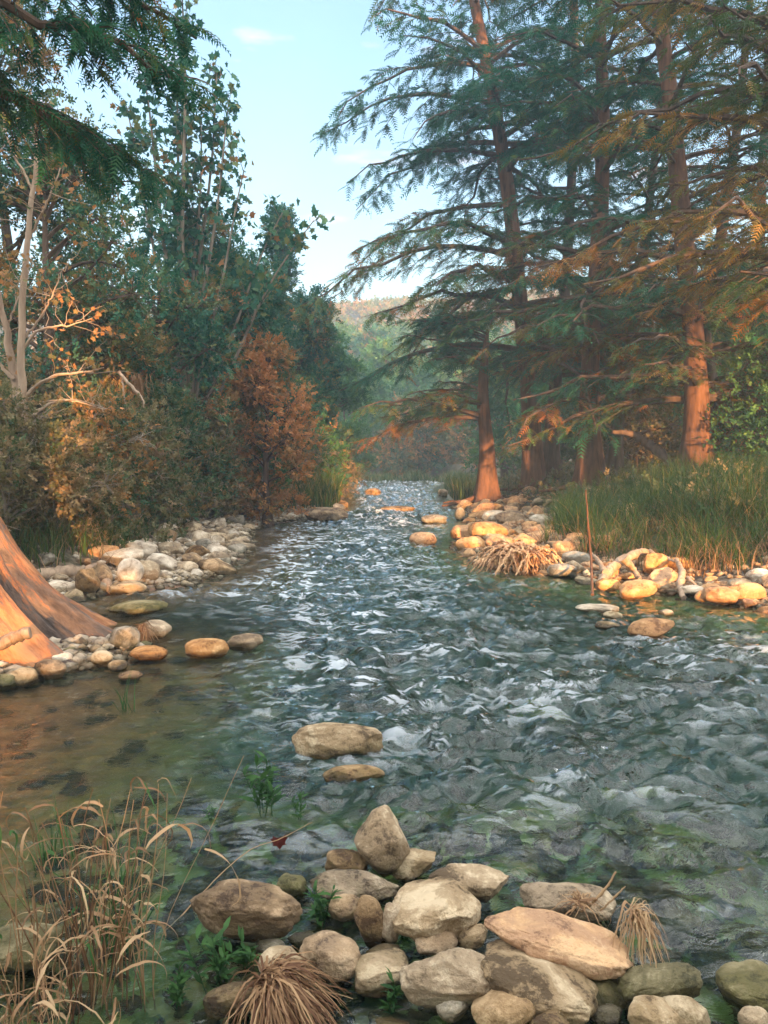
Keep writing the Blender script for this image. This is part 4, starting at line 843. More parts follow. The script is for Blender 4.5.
# broad leaved tree against the sky
def upright(name, px, Y, pytop, label, seed, leafpx=6, mat='leaf_dark', stems=9, spread=1.9, lo=.38, n=26, tips=None):
    xy = at(px, Y); bz = float(H(*xy)); r = np.random.RandomState(seed); hh = hgt(pytop, Y)-bz
    root = empty(name, (xy[0], xy[1], bz-.05), label, 'tree', TG); tm = Mesh(); fm = Mesh(); s = np.linspace(0, 1, 12)
    tips = tips or [(r.uniform(-spread, spread), r.uniform(.62, 1)) for _ in range(stems)]
    for dx, f in tips:
        dy = r.uniform(-1, 1)*.8; H_ = hh*f
        pts = np.stack([dx*s**1.7+.08*np.sin(s*9+dx), dy*s**1.5, H_*s], -1); tm.tubes(pts, (.02+.006*H_)*(1-.9*s)+.006, 6)
        k = int(n*f); I = lo+(1-lo)*r.uniform(0, 1, k)**.8; o = np.stack([np.interp(I, s, pts[:, i]) for i in range(3)], -1)
        L = (1.35-I)*r.uniform(.5, 1.5, k); d = unit(np.stack([r.normal(size=k), r.normal(size=k), r.uniform(.6, 1.7, k)], -1))
        s4 = np.linspace(0, 1, 5); tp = o[:, None]+d[:, None]*(L[:, None]*s4)[:, :, None]+np.array([0, 0, 1])*(.15*L[:, None]*s4**2)[:, :, None]
        tm.tubes(tp, (.010+0*L)[:, None]*(1-.6*s4)+.002, 3)
        c = 15; J = np.repeat(np.arange(k), c); u = r.uniform(.15, 1.05, k*c); q = o[J]+d[J]*(L[J]*u)[:, None]+r.normal(0, .13, (k*c, 3))
        fm.cards(MAPLE, q, r.normal(size=(k*c, 3))+[0, 0, -.4], r.normal(0, .8, (k*c, 3))+[0, 0, .8], leafpx*Y/FPX*r.uniform(.6, 1.25, k*c), np.clip(r.normal(.35, .25, k*c), 0, 1))
    tm.build('trunk', M['bark_grey'], root, True); fm.build('crown', M[mat], root)
upright('sycamore_tree', 190, 20, 18, 'tall broad leaved tree with big dark leaves, highest against the sky on the left', 21, 6.8, stems=9,
        tips=[(.15, 1.0), (-.35, .93), (.75, .88), (1.25, .80), (-.9, .86), (-1.5, .80), (2.5, .62), (.4, .78), (-.1, .8), (3.3, .58), (1.7, .66), (-2.2, .7)], n=24)
upright('sycamore_tree', 120, 23, 150, 'shorter broad leaved tree with big dark leaves left of the highest one', 22, 5, stems=8, spread=2.6, n=26)
specs = [  # px, Y, py top, radius x, label, leaf, shape, nclump, per, size, extra
 (55, 14.5, 120, 1.8, 'dark green tree filling the left edge behind the pale bare tree', 'leaf_dark', 'oval', 46, 110, .24, {}),
 (8, 16, 20, 2.2, 'tall dark tree cut by the left edge', 'leaf_rust', 'oval', 50, 110, .26, dict(tone=(.35, .2))),
 (110, 17, 285, 1.8, 'olive tree with a brown middle standing left of the shorter broad leaved tree', 'leaf_rust', 'oval', 46, 110, .26, dict(tone=(.38, .2))),
 (160, 19, 265, 1.9, 'dusky tree below the two broad leaved trees', 'leaf_dark', 'oval', 46, 110, .28, dict(tone=(.45, .2))),
 (205, 22.5, 235, 2.1, 'dense dark tree right below the tall broad leaved tree', 'leaf_dark', 'oval', 54, 120, .32, {}),
 (245, 25, 265, 1.9, 'dense dark tree at the right shoulder of the broad leaved tree', 'leaf_dark', 'oval', 50, 110, .34, dict(tone=(.4, .2))),
 (268, 20.5, 345, 1.1, 'half dead tree with a mass of orange brown foliage above the water', 'leaf_rust', 'oval', 36, 80, .28, dict(tone=(.8, .2), cr=.5)),
 (282, 33, 218, 1.5, 'small pointed conifer rising above the dark trees next to the sky gap', 'leaf_dark', 'cone', 60, 80, .38, dict(low=.15)),
 (300, 33, 300, 1.9, 'dark bushy tree at the right end of the dark group', 'leaf_dark', 'oval', 40, 100, .40, {}),
 (326, 41, 335, 1.9, 'fresh green tree leaning to the water at the end of the left bank', 'leaf_green', 'oval', 50, 110, .42, dict(tone=(.35, .2))),
 (318, 36, 300, 1.5, 'narrow blue green tree behind the fresh green one', 'leaf_dark', 'cone', 44, 90, .40, {}),
 (345, 52, 385, 1.8, 'small far tree at the left bend of the river', 'leaf_green', 'oval', 30, 90, .48, {}),
]
for i, (px, Y, pt, rx, lab, lf, shp, nc, per, sz, ex) in enumerate(specs):
    xy = at(px, Y); hh = hgt(pt, Y)-float(H(*xy)); kw = dict(low=.10, cr=.68); kw.update(ex); nc = int(nc*.8); per = int(per*1.25); sz *= .76
    clump_tree(xy, hh, lab, TG, (rx, rx), 200+i, lf, nclump=nc, per=per, size=sz, shape=shp, **kw)
# undergrowth shrubs
r = np.random.RandomState(77); SG = 'twiggy shrubs under the left bank trees'
shr = [(6, 10.5, 400, .9, 'brown'), (50, 11.5, 425, .9, 'brown'), (95, 13, 400, .9, 'rust'), (75, 16, 380, 1.2, 'brown'), (135, 15, 415, 1.0, 'brown'), (165, 17, 400, 1.1, 'rust'), (195, 19, 415, 1.1, 'brown'),
       (225, 21, 400, 1.2, 'rust'), (120, 20, 350, 1.6, 'brown'), (250, 23, 430, 1.0, 'green'), (285, 27, 420, 1.3, 'brown'), (310, 30, 430, 1.2, 'green'), (335, 36, 445, 1.2, 'brown'), (20, 13.5, 380, 1.2, 'brown'), (180, 24, 330, 1.7, 'rust'), (240, 28, 360, 1.7, 'brown')]
for i, (px, Y, pt, rx, kd) in enumerate(shr):
    xy = at(px, Y); hh = hgt(pt, Y)-float(H(*xy))
    clump_tree(xy, hh, {'brown': 'grey brown twiggy shrub in the thicket on the left bank', 'rust': 'rust tinged shrub in the thicket on the left bank', 'green': 'green shrub low on the left bank by the water'}[kd], SG+' '+{'brown': '(brown)', 'rust': '(rusty)', 'green': '(green)'}[kd], (rx, rx*.9), 300+i,
               {'brown': 'leaf_brown', 'rust': 'leaf_rust', 'green': 'leaf_green'}[kd], 'bark_grey', 28, 105, .11+.003*Y, low=.05, cr=.42*rx+.1, name='shrub', cat='shrub', stems=7, trunkname='stems', tr=.05, tone=(.42, .2))

# ------------------------------------------------------------ right bank background and shrubs
RG = 'trees behind the right bank cypresses'
for i, (px, Y, pt, rx, lab, lf, nc, sz, ex) in enumerate([
 (745, 27, 262, 1.9, 'fresh green bushy tree at the right edge behind the cypresses', 'leaf_green', 44, .32, dict(tone=(.55, .2))),
 (770, 20, 345, 1.1, 'green shrubby tree at the right edge above the grass', 'leaf_green', 26, .24, {}),
 (735, 22, 385, .9, 'orange leaved bush right of the thick straight cypress', 'leaf_rust', 24, .24, dict(tone=(.75, .2), cr=.5)),
 (665, 38, 330, 2.6, 'dark green tree filling the gap left of the thick straight cypress', 'leaf_green', 44, .42, dict(tone=(.3, .2))),
 (610, 42, 320, 2.8, 'dark green tree behind the reddish cypress', 'leaf_dark', 44, .45, {}),
 (560, 44, 340, 2.6, 'green tree behind the leaning cypress', 'leaf_green', 44, .46, dict(tone=(.35, .2))),
 (640, 30, 390, 1.4, 'olive bush between the two big lit trunks', 'leaf_brown', 30, .34, dict(tone=(.3, .2))),
 (505, 50, 350, 2.6, 'green tree behind the broken cypress', 'leaf_green', 40, .5, {}),
 (715, 46, 300, 3.0, 'large dim tree far behind the thick straight cypress', 'leaf_dark', 44, .5, {})]):
    xy = at(px, Y); hh = hgt(pt, Y)-float(H(*xy)); kw = dict(low=.08, cr=.8*max(1, rx/2)); kw.update(ex)
    clump_tree(xy, hh, lab, RG, (rx, rx), 400+i, lf, nclump=nc, per=90, size=sz, **kw)
# far bend
FG = 'trees round the far bend of the river'
far = [(352, 70, 372, 3.0, 'leaf_green'), (385, 80, 352, 3.4, 'leaf_green'), (420, 74, 368, 3.2, 'leaf_green'), (452, 82, 345, 3.6, 'leaf_green'), (478, 66, 380, 2.6, 'leaf_rust'), (408, 66, 408, 2.0, 'leaf_rust'), (372, 95, 338, 4, 'leaf_dark'),
       (435, 105, 330, 4.4, 'leaf_green'), (470, 110, 325, 4.6, 'leaf_green'), (400, 118, 328, 4.6, 'leaf_green'), (345, 100, 335, 4.2, 'leaf_green'), (510, 90, 330, 4.0, 'leaf_dark'), (560, 95, 325, 4.4, 'leaf_green'), (620, 90, 320, 4.2, 'leaf_green'), (320, 80, 330, 3.6, 'leaf_dark'), (680, 85, 320, 4, 'leaf_green'), (740, 80, 320, 4, 'leaf_dark')]
fl = {0: 'round light green tree at the left of the far bend', 5: 'low orange tinged tree at the water of the far bend', 4: 'rusty tree next to the broken cypress at the far bend'}
for i, (px, Y, pt, rx, lf) in enumerate(far):
    xy = at(px, Y); hh = hgt(pt, Y)-float(H(*xy))
    clump_tree(xy, hh, fl.get(i, 'hazy green tree in the band of trees beyond the far bend'), FG if i in fl else FG+', hazy green ones', (rx, rx*.9), 500+i, lf, nclump=34, per=80, size=.75*Y/80, low=.04, cr=1.25*Y/80+.2, twigs=False, tone=(.45, .2))
# wooded hill
r = np.random.RandomState(9); n = 2300
hx = r.uniform(-90, 120, n); hy = 98+r.uniform(0, 1, n)**.8*110; hz = H(hx, hy); fm = Mesh()
I = np.repeat(np.arange(n), 46); d = unit(r.normal(size=(len(I), 3))); d[:, 2] = np.abs(d[:, 2])*1.1; R_ = r.uniform(1.1, 2.2, n)[I]
fm.cards(BLOB, np.stack([hx, hy, hz+.8], -1)[I]+d*(R_*r.uniform(.6, 1, len(I)))[:, None], d+r.normal(0, .5, d.shape), r.normal(size=d.shape), 0.95*r.uniform(.6, 1.2, len(I)), np.clip(np.repeat(r.uniform(.1, .9, n), 46)+r.normal(0, .1, len(I)), 0, 1))
tag(fm.build('hill_woods', M['hill']), kind='stuff')

# ------------------------------------------------------------ grass
def blades(mb, x, y, h, wd, r, bend=.5, seg=5, dirs=None, tone=(.45, .2), z=None, drop=1.0):
    n = len(x); a = r.uniform(0, 6.28, n) if dirs is None else dirs; z = H(x, y)-.02 if z is None else z
    s = np.linspace(0, 1, seg); b = bend*r.uniform(.2, 1.3, n)
    px_ = x[:, None]+np.cos(a)[:, None]*(h*b)[:, None]*s**2; py_ = y[:, None]+np.sin(a)[:, None]*(h*b)[:, None]*s**2; pz = z[:, None]+h[:, None]*(s-drop*.35*b[:, None]*s**2.5)
    C = np.stack([px_, py_, pz], -1); sa = a+math.pi/2+r.normal(0, .5, n); sd = np.stack([np.cos(sa), np.sin(sa), 0*sa], -1)
    ww = (wd if isinstance(wd, np.ndarray) else np.full(n, wd))[:, None]*(1-s**1.6*.92)[None]*.5
    V = np.stack([C-sd[:, None]*ww[..., None], C+sd[:, None]*ww[..., None]], 2)
    i = np.arange(n*seg*2).reshape(n, seg, 2); q = np.stack([i[:, :-1, 0], i[:, :-1, 1], i[:, 1:, 1], i[:, 1:, 0]], -1).reshape(-1, 4)
    tn = np.clip(r.normal(tone[0], tone[1], n), 0, 1); T = tn[:, None, None]+np.zeros((n, seg, 2)); mb.add(V.reshape(-1, 3), quad=q, tone=T.ravel())
def clumped(r, cx, cy, k, sd):
    i = r.randint(0, len(cx), k); return cx[i]+r.normal(0, sd, k), cy[i]+r.normal(0, sd, k)
r = np.random.RandomState(31)
mb = Mesh(); cy_ = r.uniform(10.6, 21, 330); cx_ = np.interp(cy_, YR, XR)+1.15+np.abs(r.uniform(0, 1, 330))**.9*(2.2+.30*cy_)
cx_ = np.where(cy_ > 14.5, np.maximum(cx_, .24*cy_), cx_)
X, Y_ = clumped(r, cx_, cy_, 20000, .13); blades(mb, X, Y_, r.uniform(.35, 1.1, len(X))*(.95+.5*perlin(X*1.3, Y_*1.3, 0, 51)), .012, r, 1.0, tone=(.27, .27))
tag(mb.build('tall_grass', M['grass']), kind='stuff')
mb = Mesh(); X, Y_ = clumped(r, cx_[cy_ < 15], cy_[cy_ < 15]-.25, 3600, .22); blades(mb, X, Y_, r.uniform(.2, .7, len(X)), .014, r, 1.1, tone=(.3, .2)); tag(mb.build('dry_grass', M['straw']), kind='stuff')
mb = Mesh(); cy_ = r.uniform(8.5, 26, 260); cx_ = np.interp(cy_, YL, XL)-1.0-.06*cy_-r.uniform(0, 1, 260)*3.0
X, Y_ = clumped(r, cx_, cy_, 15000, .17); blades(mb, X, Y_, r.uniform(.3, .8, len(X)), .013, r, .7, tone=(.42, .25)); tag(mb.build('bank_grass', M['grass']), kind='stuff')
mb = Mesh(); X, Y_ = clumped(r, cx_, cy_, 3500, .3); blades(mb, X, Y_, r.uniform(.3, .7, len(X)), .012, r, 1.0, tone=(.3, .25)); tag(mb.build('dry_grass', M['straw']), kind='stuff')
# reeds round the far bend and along the far left bank
mb = Mesh(); X = np.concatenate([np.interp(np.linspace(57, 78, 5000), YL, XL)*0+r.uniform(-3.5, 7.5, 5000)]); Y_ = r.uniform(60, 66, 5000)
Y_ = 61+.25*X+np.abs(r.normal(0, 2, 5000)); blades(mb, X, Y_, r.uniform(.4, 1.4, 5000)*(.7+.5*perlin(X*.6,Y_*.3,0,7)), .07, r, .4, seg=4, tone=(.4, .25), z=np.full(5000, -.05))
yy = r.uniform(24, 58, 5000); blades(mb, np.interp(yy, YL, XL)-.15-np.abs(r.normal(0, .9, 5000)), yy, r.uniform(.6, 1.6, 5000), .035, r, .4, seg=4, tone=(.45, .25))
yy = r.uniform(30, 60, 3500); blades(mb, np.interp(yy, YR, XR)+.2+np.abs(r.normal(0, .9, 3500)), yy, r.uniform(.4, 1.1, 3500), .04, r, .4, seg=4, tone=(.4, .25))
tag(mb.build('reeds', M['grass']), kind='stuff')
# forest floor cover on both banks
mb = Mesh(); X = np.concatenate([r.uniform(-16, -3.5, 9000), r.uniform(5, 22, 9000)]); Y_ = r.uniform(12, 42, 18000); ok = (np.maximum(*edge_dist(X, Y_)) > 1.2); X, Y_ = X[ok], Y_[ok]
mb.cards(LEAFY, np.stack([X, Y_, H(X, Y_)+r.uniform(0, .5, len(X))], -1), r.normal(size=(len(X), 3))+[0, 0, .6], r.normal(size=(len(X), 3)), .22*r.uniform(.5, 1.3, len(X)), r.uniform(.0, .5, len(X)))
tag(mb.build('undergrowth', M['leaf_brown']), kind='stuff')

# ------------------------------------------------------------ foreground plants
def reed_plant(px, Y, n, label, seed, hr=(.5, .9), leaves=26, spread=.10, green=0, lean=0.0):
    xy = at(px, Y); bz = max(-.05, float(H(*xy))-.03); r = np.random.RandomState(seed); root = empty('reed_plant', (xy[0], xy[1], bz), label, 'plant', 'dry reeds at the near left')
    st = Mesh(); lv = Mesh(); gv = Mesh(); s = np.linspace(0, 1, 9)
    for k in range(n):
        b = np.array([r.normal(0, spread), r.normal(0, spread*.8), 0]); h_ = r.uniform(*hr); tl = r.normal(0, .14, 2)+[lean, 0]
        pts = b+np.stack([tl[0]*h_*s**1.4*1.3+.008*np.sin(s*8+k), tl[1]*h_*s**1.4, h_*s], -1)
        st.tubes(pts, (.0022*r.uniform(.6, 1.5))*(1-.5*s), 5, tone=r.uniform(.0, .7))
        for j in range(max(1, leaves//n+(r.random() < .6))):
            i = r.randint(3, 9); o = pts[i]; a = r.uniform(0, 6.28); L = r.uniform(.08, .28); e = r.uniform(.2, 1.1); m = 12; q = np.linspace(0, 1, m); cl = r.uniform(1.6, 3.6)
            # ribbon that rises, folds over and hangs with a twist
            ang = e-cl*q**1.3; dx = np.cumsum(np.cos(ang))*L/m; dz = np.cumsum(np.sin(ang))*L/m
            C = o+np.stack([np.cos(a)*dx, np.sin(a)*dx, dz], -1)+np.cumsum(r.normal(0, .0022, (m, 3)), 0); tw = a+math.pi/2+r.normal(0, .6)*q*2
            sd = np.stack([np.cos(tw), np.sin(tw), .5*np.sin(q*4+k)], -1); wd = r.uniform(.0018, .0065)*np.sin(np.clip(q*.9+.1, 0, 1)*math.pi)**.6
            isg = r.random() < green; V = np.stack([C-sd*wd[:, None], C+[0, 0, .002], C+sd*wd[:, None]], 1).reshape(-1, 3); ii = np.arange(m*3).reshape(m, 3)
            qd = np.concatenate([np.stack([ii[:-1, c], ii[:-1, c+1], ii[1:, c+1], ii[1:, c]], -1) for c in (0, 1)]); (gv if isg else lv).add(V, quad=qd, tone=r.uniform(.15, 1))
    st.build('stems', M['straw'], root, True); lv.build('dry_leaf', M['straw'], root, True)['kind'] = 'stuff'
    if gv.n: gv.build('green_leaf', M['weed'], root, True)['kind'] = 'stuff'
reed_plant(96, 2.35, 40, 'dense dry reed clump with curled tan leaves right of the others', 1, (.38, .80), 56, .07, .06, .03)
reed_plant(62, 2.5, 18, 'dry reed clump with a few green blades in the middle of the reeds', 2, (.3, .66), 26, .09, .10, -.03)
reed_plant(8, 2.3, 14, 'dry reed clump cut by the left edge', 3, (.3, .74), 24, .07, .04, -.05)
reed_plant(30, 2.15, 18, 'low straw coloured reed tuft in the lower left corner', 4, (.12, .34), 36, .09, .0, 0)
def blade_plant(px, Y, n, h, label, seed, wd=.012, name='grass_tuft', mat='weed', bend=.45, sp=.04, group='green plants growing in the shallows'):
    xy = at(px, Y); r = np.random.RandomState(seed); mb = Mesh(); hh = r.uniform(.5, 1, n)*h; x = r.normal(0, sp, n); y = r.normal(0, sp, n)
    blades(mb, x, y, hh, wd, r, bend, seg=8, tone=(.5, .25), z=np.zeros(n)); o = mb.build(name, M[mat]); o.location = (xy[0], xy[1], max(-.06, float(H(*xy)))-.01); tag(o, label, 'plant', group)
blade_plant(108, 2.6, 26, .62, 'tall thin green blades rising among the dry reeds', 1, .009)
blade_plant(45, 3.2, 22, .40, 'sparse green blades standing in brown water behind the reeds', 2, .007, sp=.05)
blade_plant(122, 5.2, 14, .38, 'thin grass blades in the brown water above the reeds', 3, .008, sp=.03)
def weed(px, py, hpx, label, seed, n=6, name='water_weed'):
    """stem with paired narrow leaves"""
    b = W(px, py, 0); r = np.random.RandomState(seed); h = hpx*b.y/FPX; st = Mesh(); lv = Mesh(); root = empty(name, (b.x, b.y, -.02), label, 'plant', 'green plants growing in the shallows')
    for k in range(n):
        s = np.linspace(0, 1, 8); hh = h*r.uniform(.55, 1.05)+.02; a = r.uniform(0, 6.28); ln = r.uniform(.05, .45)
        pts = np.stack([r.normal(0, .10*h)+np.cos(a)*ln*hh*s**1.3, r.normal(0, .10*h)+np.sin(a)*ln*hh*s**1.3, hh*s], -1); st.tubes(pts, .0022*(1-.5*s), 4)
        m = 13; u = r.uniform(.25, 1, m); o = np.stack([np.interp(u, s, pts[:, i]) for i in range(3)], -1); d = unit(np.stack([r.normal(size=m), r.normal(size=m), r.uniform(.1, 1.1, m)], -1))
        pv = np.array([(0, 0, 0), (.35, .13, .04), (.35, -.13, .04), (.7, .09, .02), (.7, -.09, .02), (1, 0, -.12)]); pt = tri_arr([(0, 2, 1), (1, 2, 3), (2, 4, 3), (3, 4, 5)])
        lv.cards((pv, pt), o, d, r.normal(0, .3, (m, 3))+[0, 0, 1], (.24*h+.02)*r.uniform(.6, 1.2, m), r.uniform(0, 1, m))
    st.build('stem', M['weed'], root); f = lv.build('foliage', M['weed'], root)
weed(265, 815, 56, 'bushy green weed standing in the current below the midstream rocks', 1, 8)
weed(338, 757, 24, 'small weed in front of the broad midstream rock', 2, 4)
weed(320, 925, 42, 'slim green weed between the ridged rock and the rock pile', 3, 5)
weed(216, 985, 50, 'dark green weed in the shallows left of the shaggy dead tuft', 4, 6)
weed(246, 968, 36, 'bright broad bladed weed above the shaggy dead tuft', 5, 4)
weed(178, 1003, 30, 'low dark weed half under water beside the reeds', 6, 6)
weed(403, 940, 28, 'tiny bright weed sprouting between the upright stones', 7, 3)
weed(392, 1010, 30, 'pale green weed between the flat wedge rock and the front cobbles', 8, 4)
weed(300, 815, 22, 'straggly weed right of the bushy one in the current', 9, 3)
weed(210, 820, 12, 'tiny yellow green sprig in the water left of the bushy weed', 10, 3)

def shag(px, py, wpx, hpx, label, seed, n, z0=0.02, thick=.006, dir_=(1, .2), mat='straw', name='dead_tuft', tone=(.3, .25), L=None):
    """mop of dead leaves flung over a point"""
    c = W(px, py, z0); r = np.random.RandomState(seed); w = wpx*c.y/FPX; h = hpx*c.y/FPX; mb = Mesh(); m = 11; q = np.linspace(0, 1, m)
    for k in range(n):
        a = math.atan2(dir_[1], dir_[0])+r.normal(0, 1.05); Lk = w*r.uniform(.35, .72); o = np.array([-.25*w*dir_[0]+r.normal(0, .05*w), r.normal(0, .06*w), h*r.uniform(.75, 1.0)])
        rise = h*r.uniform(.0, .35); C = o+np.stack([np.cos(a)*Lk*q, np.sin(a)*Lk*q, rise*np.sin(q*3.1)-(o[2]+.01)*q**1.9*r.uniform(.7, 1.05)], -1)+np.cumsum(r.normal(0, .0034, (m, 3)), 0)
        t2 = a+math.pi/2; sd = np.array([math.cos(t2), math.sin(t2), r.normal(0, .5)]); wd = thick*r.uniform(.5, 1.2)*(1-.75*q)
        V = np.stack([C-sd*wd[:, None], C+np.array([0, 0, 1])*(wd*.5)[:, None], C+sd*wd[:, None]], 1).reshape(-1, 3); ii = np.arange(m*3).reshape(m, 3)
        mb.add(V, quad=np.concatenate([np.stack([ii[:-1, j], ii[:-1, j+1], ii[1:, j+1], ii[1:, j]], -1) for j in (0, 1)]), tone=float(np.clip(r.normal(*tone), 0, 1)))
    o = mb.build(name, M[mat], None, True); o.location = c; return tag(o, label, 'dead grass', 'dead tufts caught on the stones')
shag(296, 1016, 112, 44, 'shaggy brown mop of dead leaves draped over stones at the front', 1, 380, .02, .0050, (1, -.25), tone=(.18, .28))
shag(641, 950, 52, 44, 'small pale root tuft hanging off the right end of the long ochre rock', 2, 90, .10, .004, (.6, -.6), tone=(.75, .2))
shag(146, 642, 30, 18, 'dry tuft standing in the water near the buttressed trunk', 3, 60, .02, .006, (.5, -.6), tone=(.25, .2))
shag(583, 912, 46, 12, 'flat mat of dry straw lying on the notched pale rock', 4, 90, .16, .003, (.3, .5), tone=(.35, .25))

# twigs, roots and driftwood
def woody(name, paths, label, cat, mat='drift', sides=8, group=None, jit=.006, seed=0):
    mb = Mesh(); r = np.random.RandomState(seed)
    b = Vector(paths[0][0][:3])
    for p_ in paths:
        q = poly([(x-b.x, y-b.y, z-b.z, rr_) for x, y, z, rr_ in p_], 6*len(p_)); mb.tubes(q[:, :3]+r.normal(0, jit, (len(q), 3)), q[:, 3]*(1+.12*r.normal(size=len(q))), sides, cap=True, tone=.8)
    o = mb.build(name, M[mat], None, True); o.location = b; return tag(o, label, cat, group)
def G(px, py, z, r_): p_ = W(px, py, z); return (p_.x, p_.y, p_.z, r_)
Yt = W(590, 912, .15).y
def T(px, py, r_, Y=None): p_ = P(px, py, Y or Yt); return (p_.x, p_.y, p_.z, r_)
woody('dead_twig', [[T(580, 912, .004), T(592, 903, .005), T(606, 888, .0045), T(616, 872, .003)], [T(600, 911, .003), T(612, 900, .0035), T(625, 886, .002)], [T(588, 905, .003), T(580, 903, .003), T(572, 906, .002)]], 'forked bare twig sticking up from the notched pale rock', 'twig', 'straw', jit=.001)
woody('driftwood_log', [[G(28, 577, .22, .07), G(60, 573, .22, .09), G(88, 572, .2, .09), G(104, 582, .14, .07), G(112, 592, .04, .04)], [G(84, 573, .2, .06), G(96, 565, .22, .045), G(112, 570, .2, .03)]], 'grey brown driftwood log lying behind the left inlet', 'log')
woody('broken_wood', [[G(-14, 650, .28, .05), G(8, 640, .33, .055), G(30, 632, .38, .045)]], 'short broken orange lit stick propped on rocks against the buttressed trunk', 'log', jit=.004)
woody('fallen_log', [[T(612, 432, .05, 22), T(632, 434, .09, 22), T(648, 444, .14, 22), T(664, 456, .12, 21.7), T(674, 470, .12, 21.5)], [T(636, 436, .06, 22), T(650, 430, .04, 22.2), T(668, 428, .02, 22.3)]], 'curved grey fallen log between the two big lit trunks', 'log', 'bark_dark')
woody('exposed_root', [[G(598, 590, .05, .05), G(606, 574, .18, .06), G(620, 562, .30, .065), G(638, 553, .38, .06), G(650, 553, .36, .05), G(660, 564, .25, .04)], [G(622, 557, .4, .06), G(634, 570, .2, .04), G(640, 580, .1, .03)], [G(606, 574, .2, .05), G(598, 560, .3, .03), G(590, 552, .3, .02)]], 'arched pinkish brown root at the foot of the grass', 'root', group='roots on the right bank')
woody('exposed_root', [[G(676, 560, .35, .03), G(682, 572, .25, .045), G(680, 586, .12, .04), G(684, 598, .02, .03)], [G(682, 574, .22, .03), G(694, 584, .14, .02), G(702, 592, .06, .012)], [G(676, 562, .32, .02), G(664, 556, .36, .015)]], 'forked pale root hanging down to the water between orange stones', 'root', group='roots on the right bank')
r = np.random.RandomState(8); ps = []
c0 = W(522, 556, .25)
for k in range(90):
    a = r.uniform(2.0, 6.1); L = r.uniform(.2, .75); o = c0+Vector((r.normal(0, .18), r.normal(0, .15), r.normal(0, .06))); s = np.linspace(0, 1, 6)
    ps.append([(o.x+math.cos(a+.6*x*math.sin(k))*L*x, o.y+math.sin(a)*L*x*.8, o.z+.18*math.sin(x*3)-(o.z-.0)*x**1.5, (.020*r.uniform(.3, 1.5))*(1-.75*x)+.004) for x in s])
woody('exposed_root', ps, 'mass of tangled bright orange roots spilling into the water at the right point', 'root', 'rock_orange', 6, 'roots on the right bank', .008)
woody('dry_stalk', [[G(592, 595, .05, .02), T(591, 560, .018, 10.6), T(588, 520, .014, 10.6), T(586, 490, .008, 10.6)]], 'single upright dry brown stalk at the left end of the grass', 'plant', 'bark_red', jit=.003)
woody('dead_twig', [[T(40, 402, .012, 10.9), T(75, 400, .010, 10.9), T(105, 408, .006, 11)]], 'thin dead twig crossing in front of the left thicket', 'twig', 'bark_grey', jit=.004)
woody('dead_branch', [[T(118, 372, .03, 13.5), T(130, 385, .03, 13.4), T(142, 398, .02, 13.3), T(144, 408, .008, 13.3)], [T(122, 378, .02, 13.5), T(124, 395, .014, 13.4), T(126, 408, .006, 13.4)]], 'pale torn branch hanging in the left thicket', 'branch', 'bark_pale', jit=.006)
# flood debris caught in the thicket
r = np.random.RandomState(12)
for i, (px, py, Y, hp, lab) in enumerate([(125, 462, 13.2, 44, 'orange lit bunch of flood debris hanging low in the left thicket'), (160, 466, 14.2, 40, 'ragged orange brown debris bunch nearest the water in the left thicket'), (252, 412, 21, 26, 'small pale wisp of debris in the half dead tree'), (138, 398, 13.6, 40, 'pale wisps of dry debris under the torn branch')]):
    c = P(px, py, Y); mb = Mesh(); n = 60; h = .7*hp*Y/FPX; x = r.normal(0, .06, n)*(1+1*(r.random(n)<.3)); y = r.normal(0, .08, n); s = np.linspace(0, 1, 6)
    C = np.stack([x[:, None]+r.normal(0, .10, (n, 1))*s, y[:, None]+r.normal(0, .06, (n, 1))*s, r.uniform(0, .3, (n, 1))*h-h*r.uniform(.3, 1, (n, 1))*s+.6*h], -1)+r.normal(0, .008, (n, 6, 3))
    mb.tubes(C, np.full((n, 1), .007)*(1-.6*s), 3, tone=.25); o = mb.build('flood_debris', M['straw']); o.location = c; tag(o, lab, 'debris', 'flood debris in the left thicket')
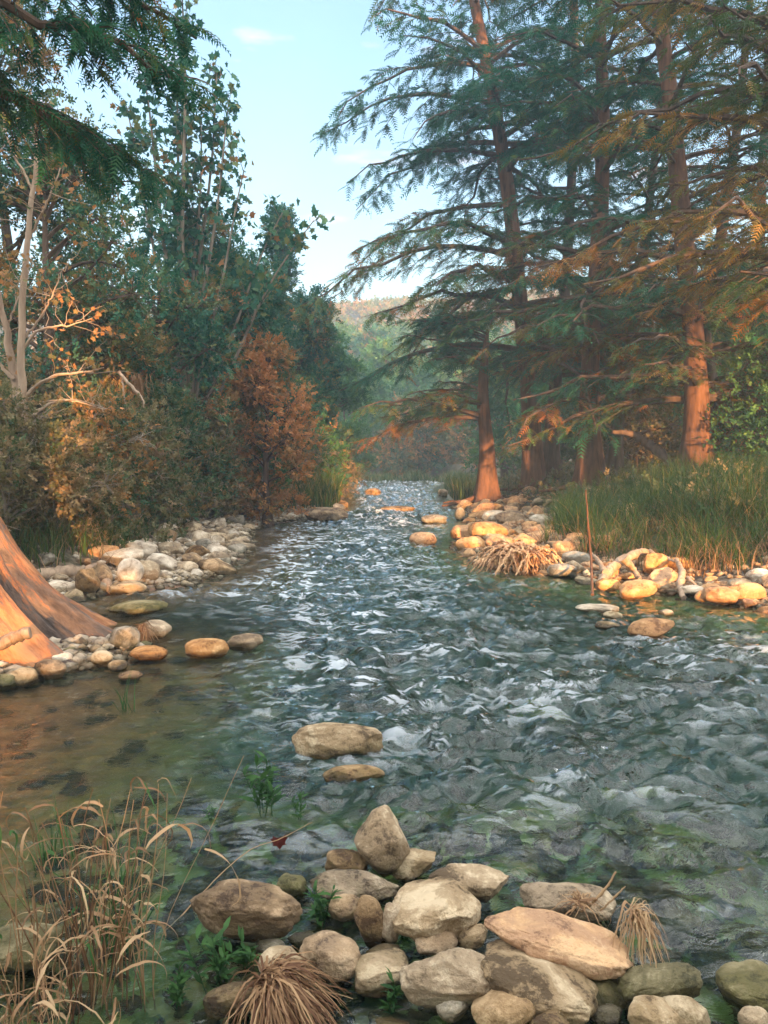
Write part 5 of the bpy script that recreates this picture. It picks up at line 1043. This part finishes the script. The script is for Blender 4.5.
# dead leaf on its stalk, in front of the pile
c = P(279, 842, 3.15); mb = Mesh(); pv, pt = MAPLE; mb.cards(MAPLE, np.array([[0, 0, .02], [.004, .01, .015], [-.006, -.004, .02]]), np.array([[.1, -.3, -1], [.5, .3, -.9], [-.5, .1, -.9]]), np.array([[0, -1, .3], [.4, -1, .2], [-.5, -1, 0]]), np.array([.05, .045, .045]), np.array([.2, .6, .4]))
o = mb.build('dead_leaf', M['dead_leaf']); o.location = c; tag(o, 'crumpled dark red dead leaf hanging over the water on a long stalk', 'leaf')
def Tn(px, py, r_, Y): p_ = P(px, py, Y); return (p_.x, p_.y, p_.z, r_)
woody('reed_stalk', [[Tn(110, 1000, .003, 2.5), Tn(160, 940, .0028, 2.7), Tn(215, 880, .0022, 2.9), Tn(250, 850, .0018, 3.05), Tn(282, 838, .0016, 3.13), Tn(312, 822, .001, 3.2)]], 'long thin dry stalk arching from the reeds over the shallow water', 'plant', 'straw', 5, jit=.0006)

# ------------------------------------------------------------ woods behind the viewer, which shade the stream
BG = 'trees on the bank behind the viewer'
BACK = True
if BACK:
    r = np.random.RandomState(90)
    for i, (x, y, hh, rx, lo) in enumerate([(-9, -16, 19, 3.6, .30), (-2.5, -18, 21, 4.0, .48), (5, -17, 20, 3.8, .26), (12.5, -17, 20, 3.8, .46), (19.5, -19, 22, 4.0, .44), (27, -18, 20, 4.0, .3), (1.0, -13.5, 12, 2.0, .52)]):
        clump_tree((x, y), hh, 'tall tree on the bank behind the viewer, shading the stream', BG, (rx, rx), 700+i, 'leaf_dark', nclump=100 if x > 8 else 62, per=110, size=.9, low=lo, cr=1.5 if rx > 3 else 1.0, twigs=False, tr=.3)
    for i, (x, y, hh, rx) in enumerate([(5.0, -14, 6.8, 2.9), (-6, -13, 5.0, 2.2)]):
        clump_tree((x, y), hh, 'leafy shrub on the bank behind the viewer', 'shrubs on the bank behind the viewer', (rx, rx*.7), 750+i, 'leaf_dark', nclump=60, per=140, size=.5, low=.05, cr=.9, twigs=False, name='shrub', cat='shrub', stems=5, trunkname='stems')

# ------------------------------------------------------------ haze
HAZE = 0.0025
if HAZE:
    x0, x1, y0, y1, zb, ztp = -60, 90, -70, 180, -3, 60
    bm = bmesh.new(); bmesh.ops.create_cube(bm, size=1); me = bpy.data.meshes.new('haze'); bm.to_mesh(me); bm.free()
    me.transform(__import__('mathutils').Matrix.Diagonal((900, 760, 50, 1)))
    hz_ = bpy.data.objects.new('haze', me); COL.objects.link(hz_); hz_.location = (0, 300, 22.5); tag(hz_, kind='stuff')
    m, t, out = new_mat('haze'); pv_ = t.nodes.new('ShaderNodeVolumePrincipled'); pv_.inputs['Color'].default_value = (.66, .86, 1.0, 1); pv_.inputs['Density'].default_value = HAZE
    pv_.inputs['Anisotropy'].default_value = 0.0; t.links.new(pv_.outputs[0], out.inputs['Volume']); me.materials.append(m)
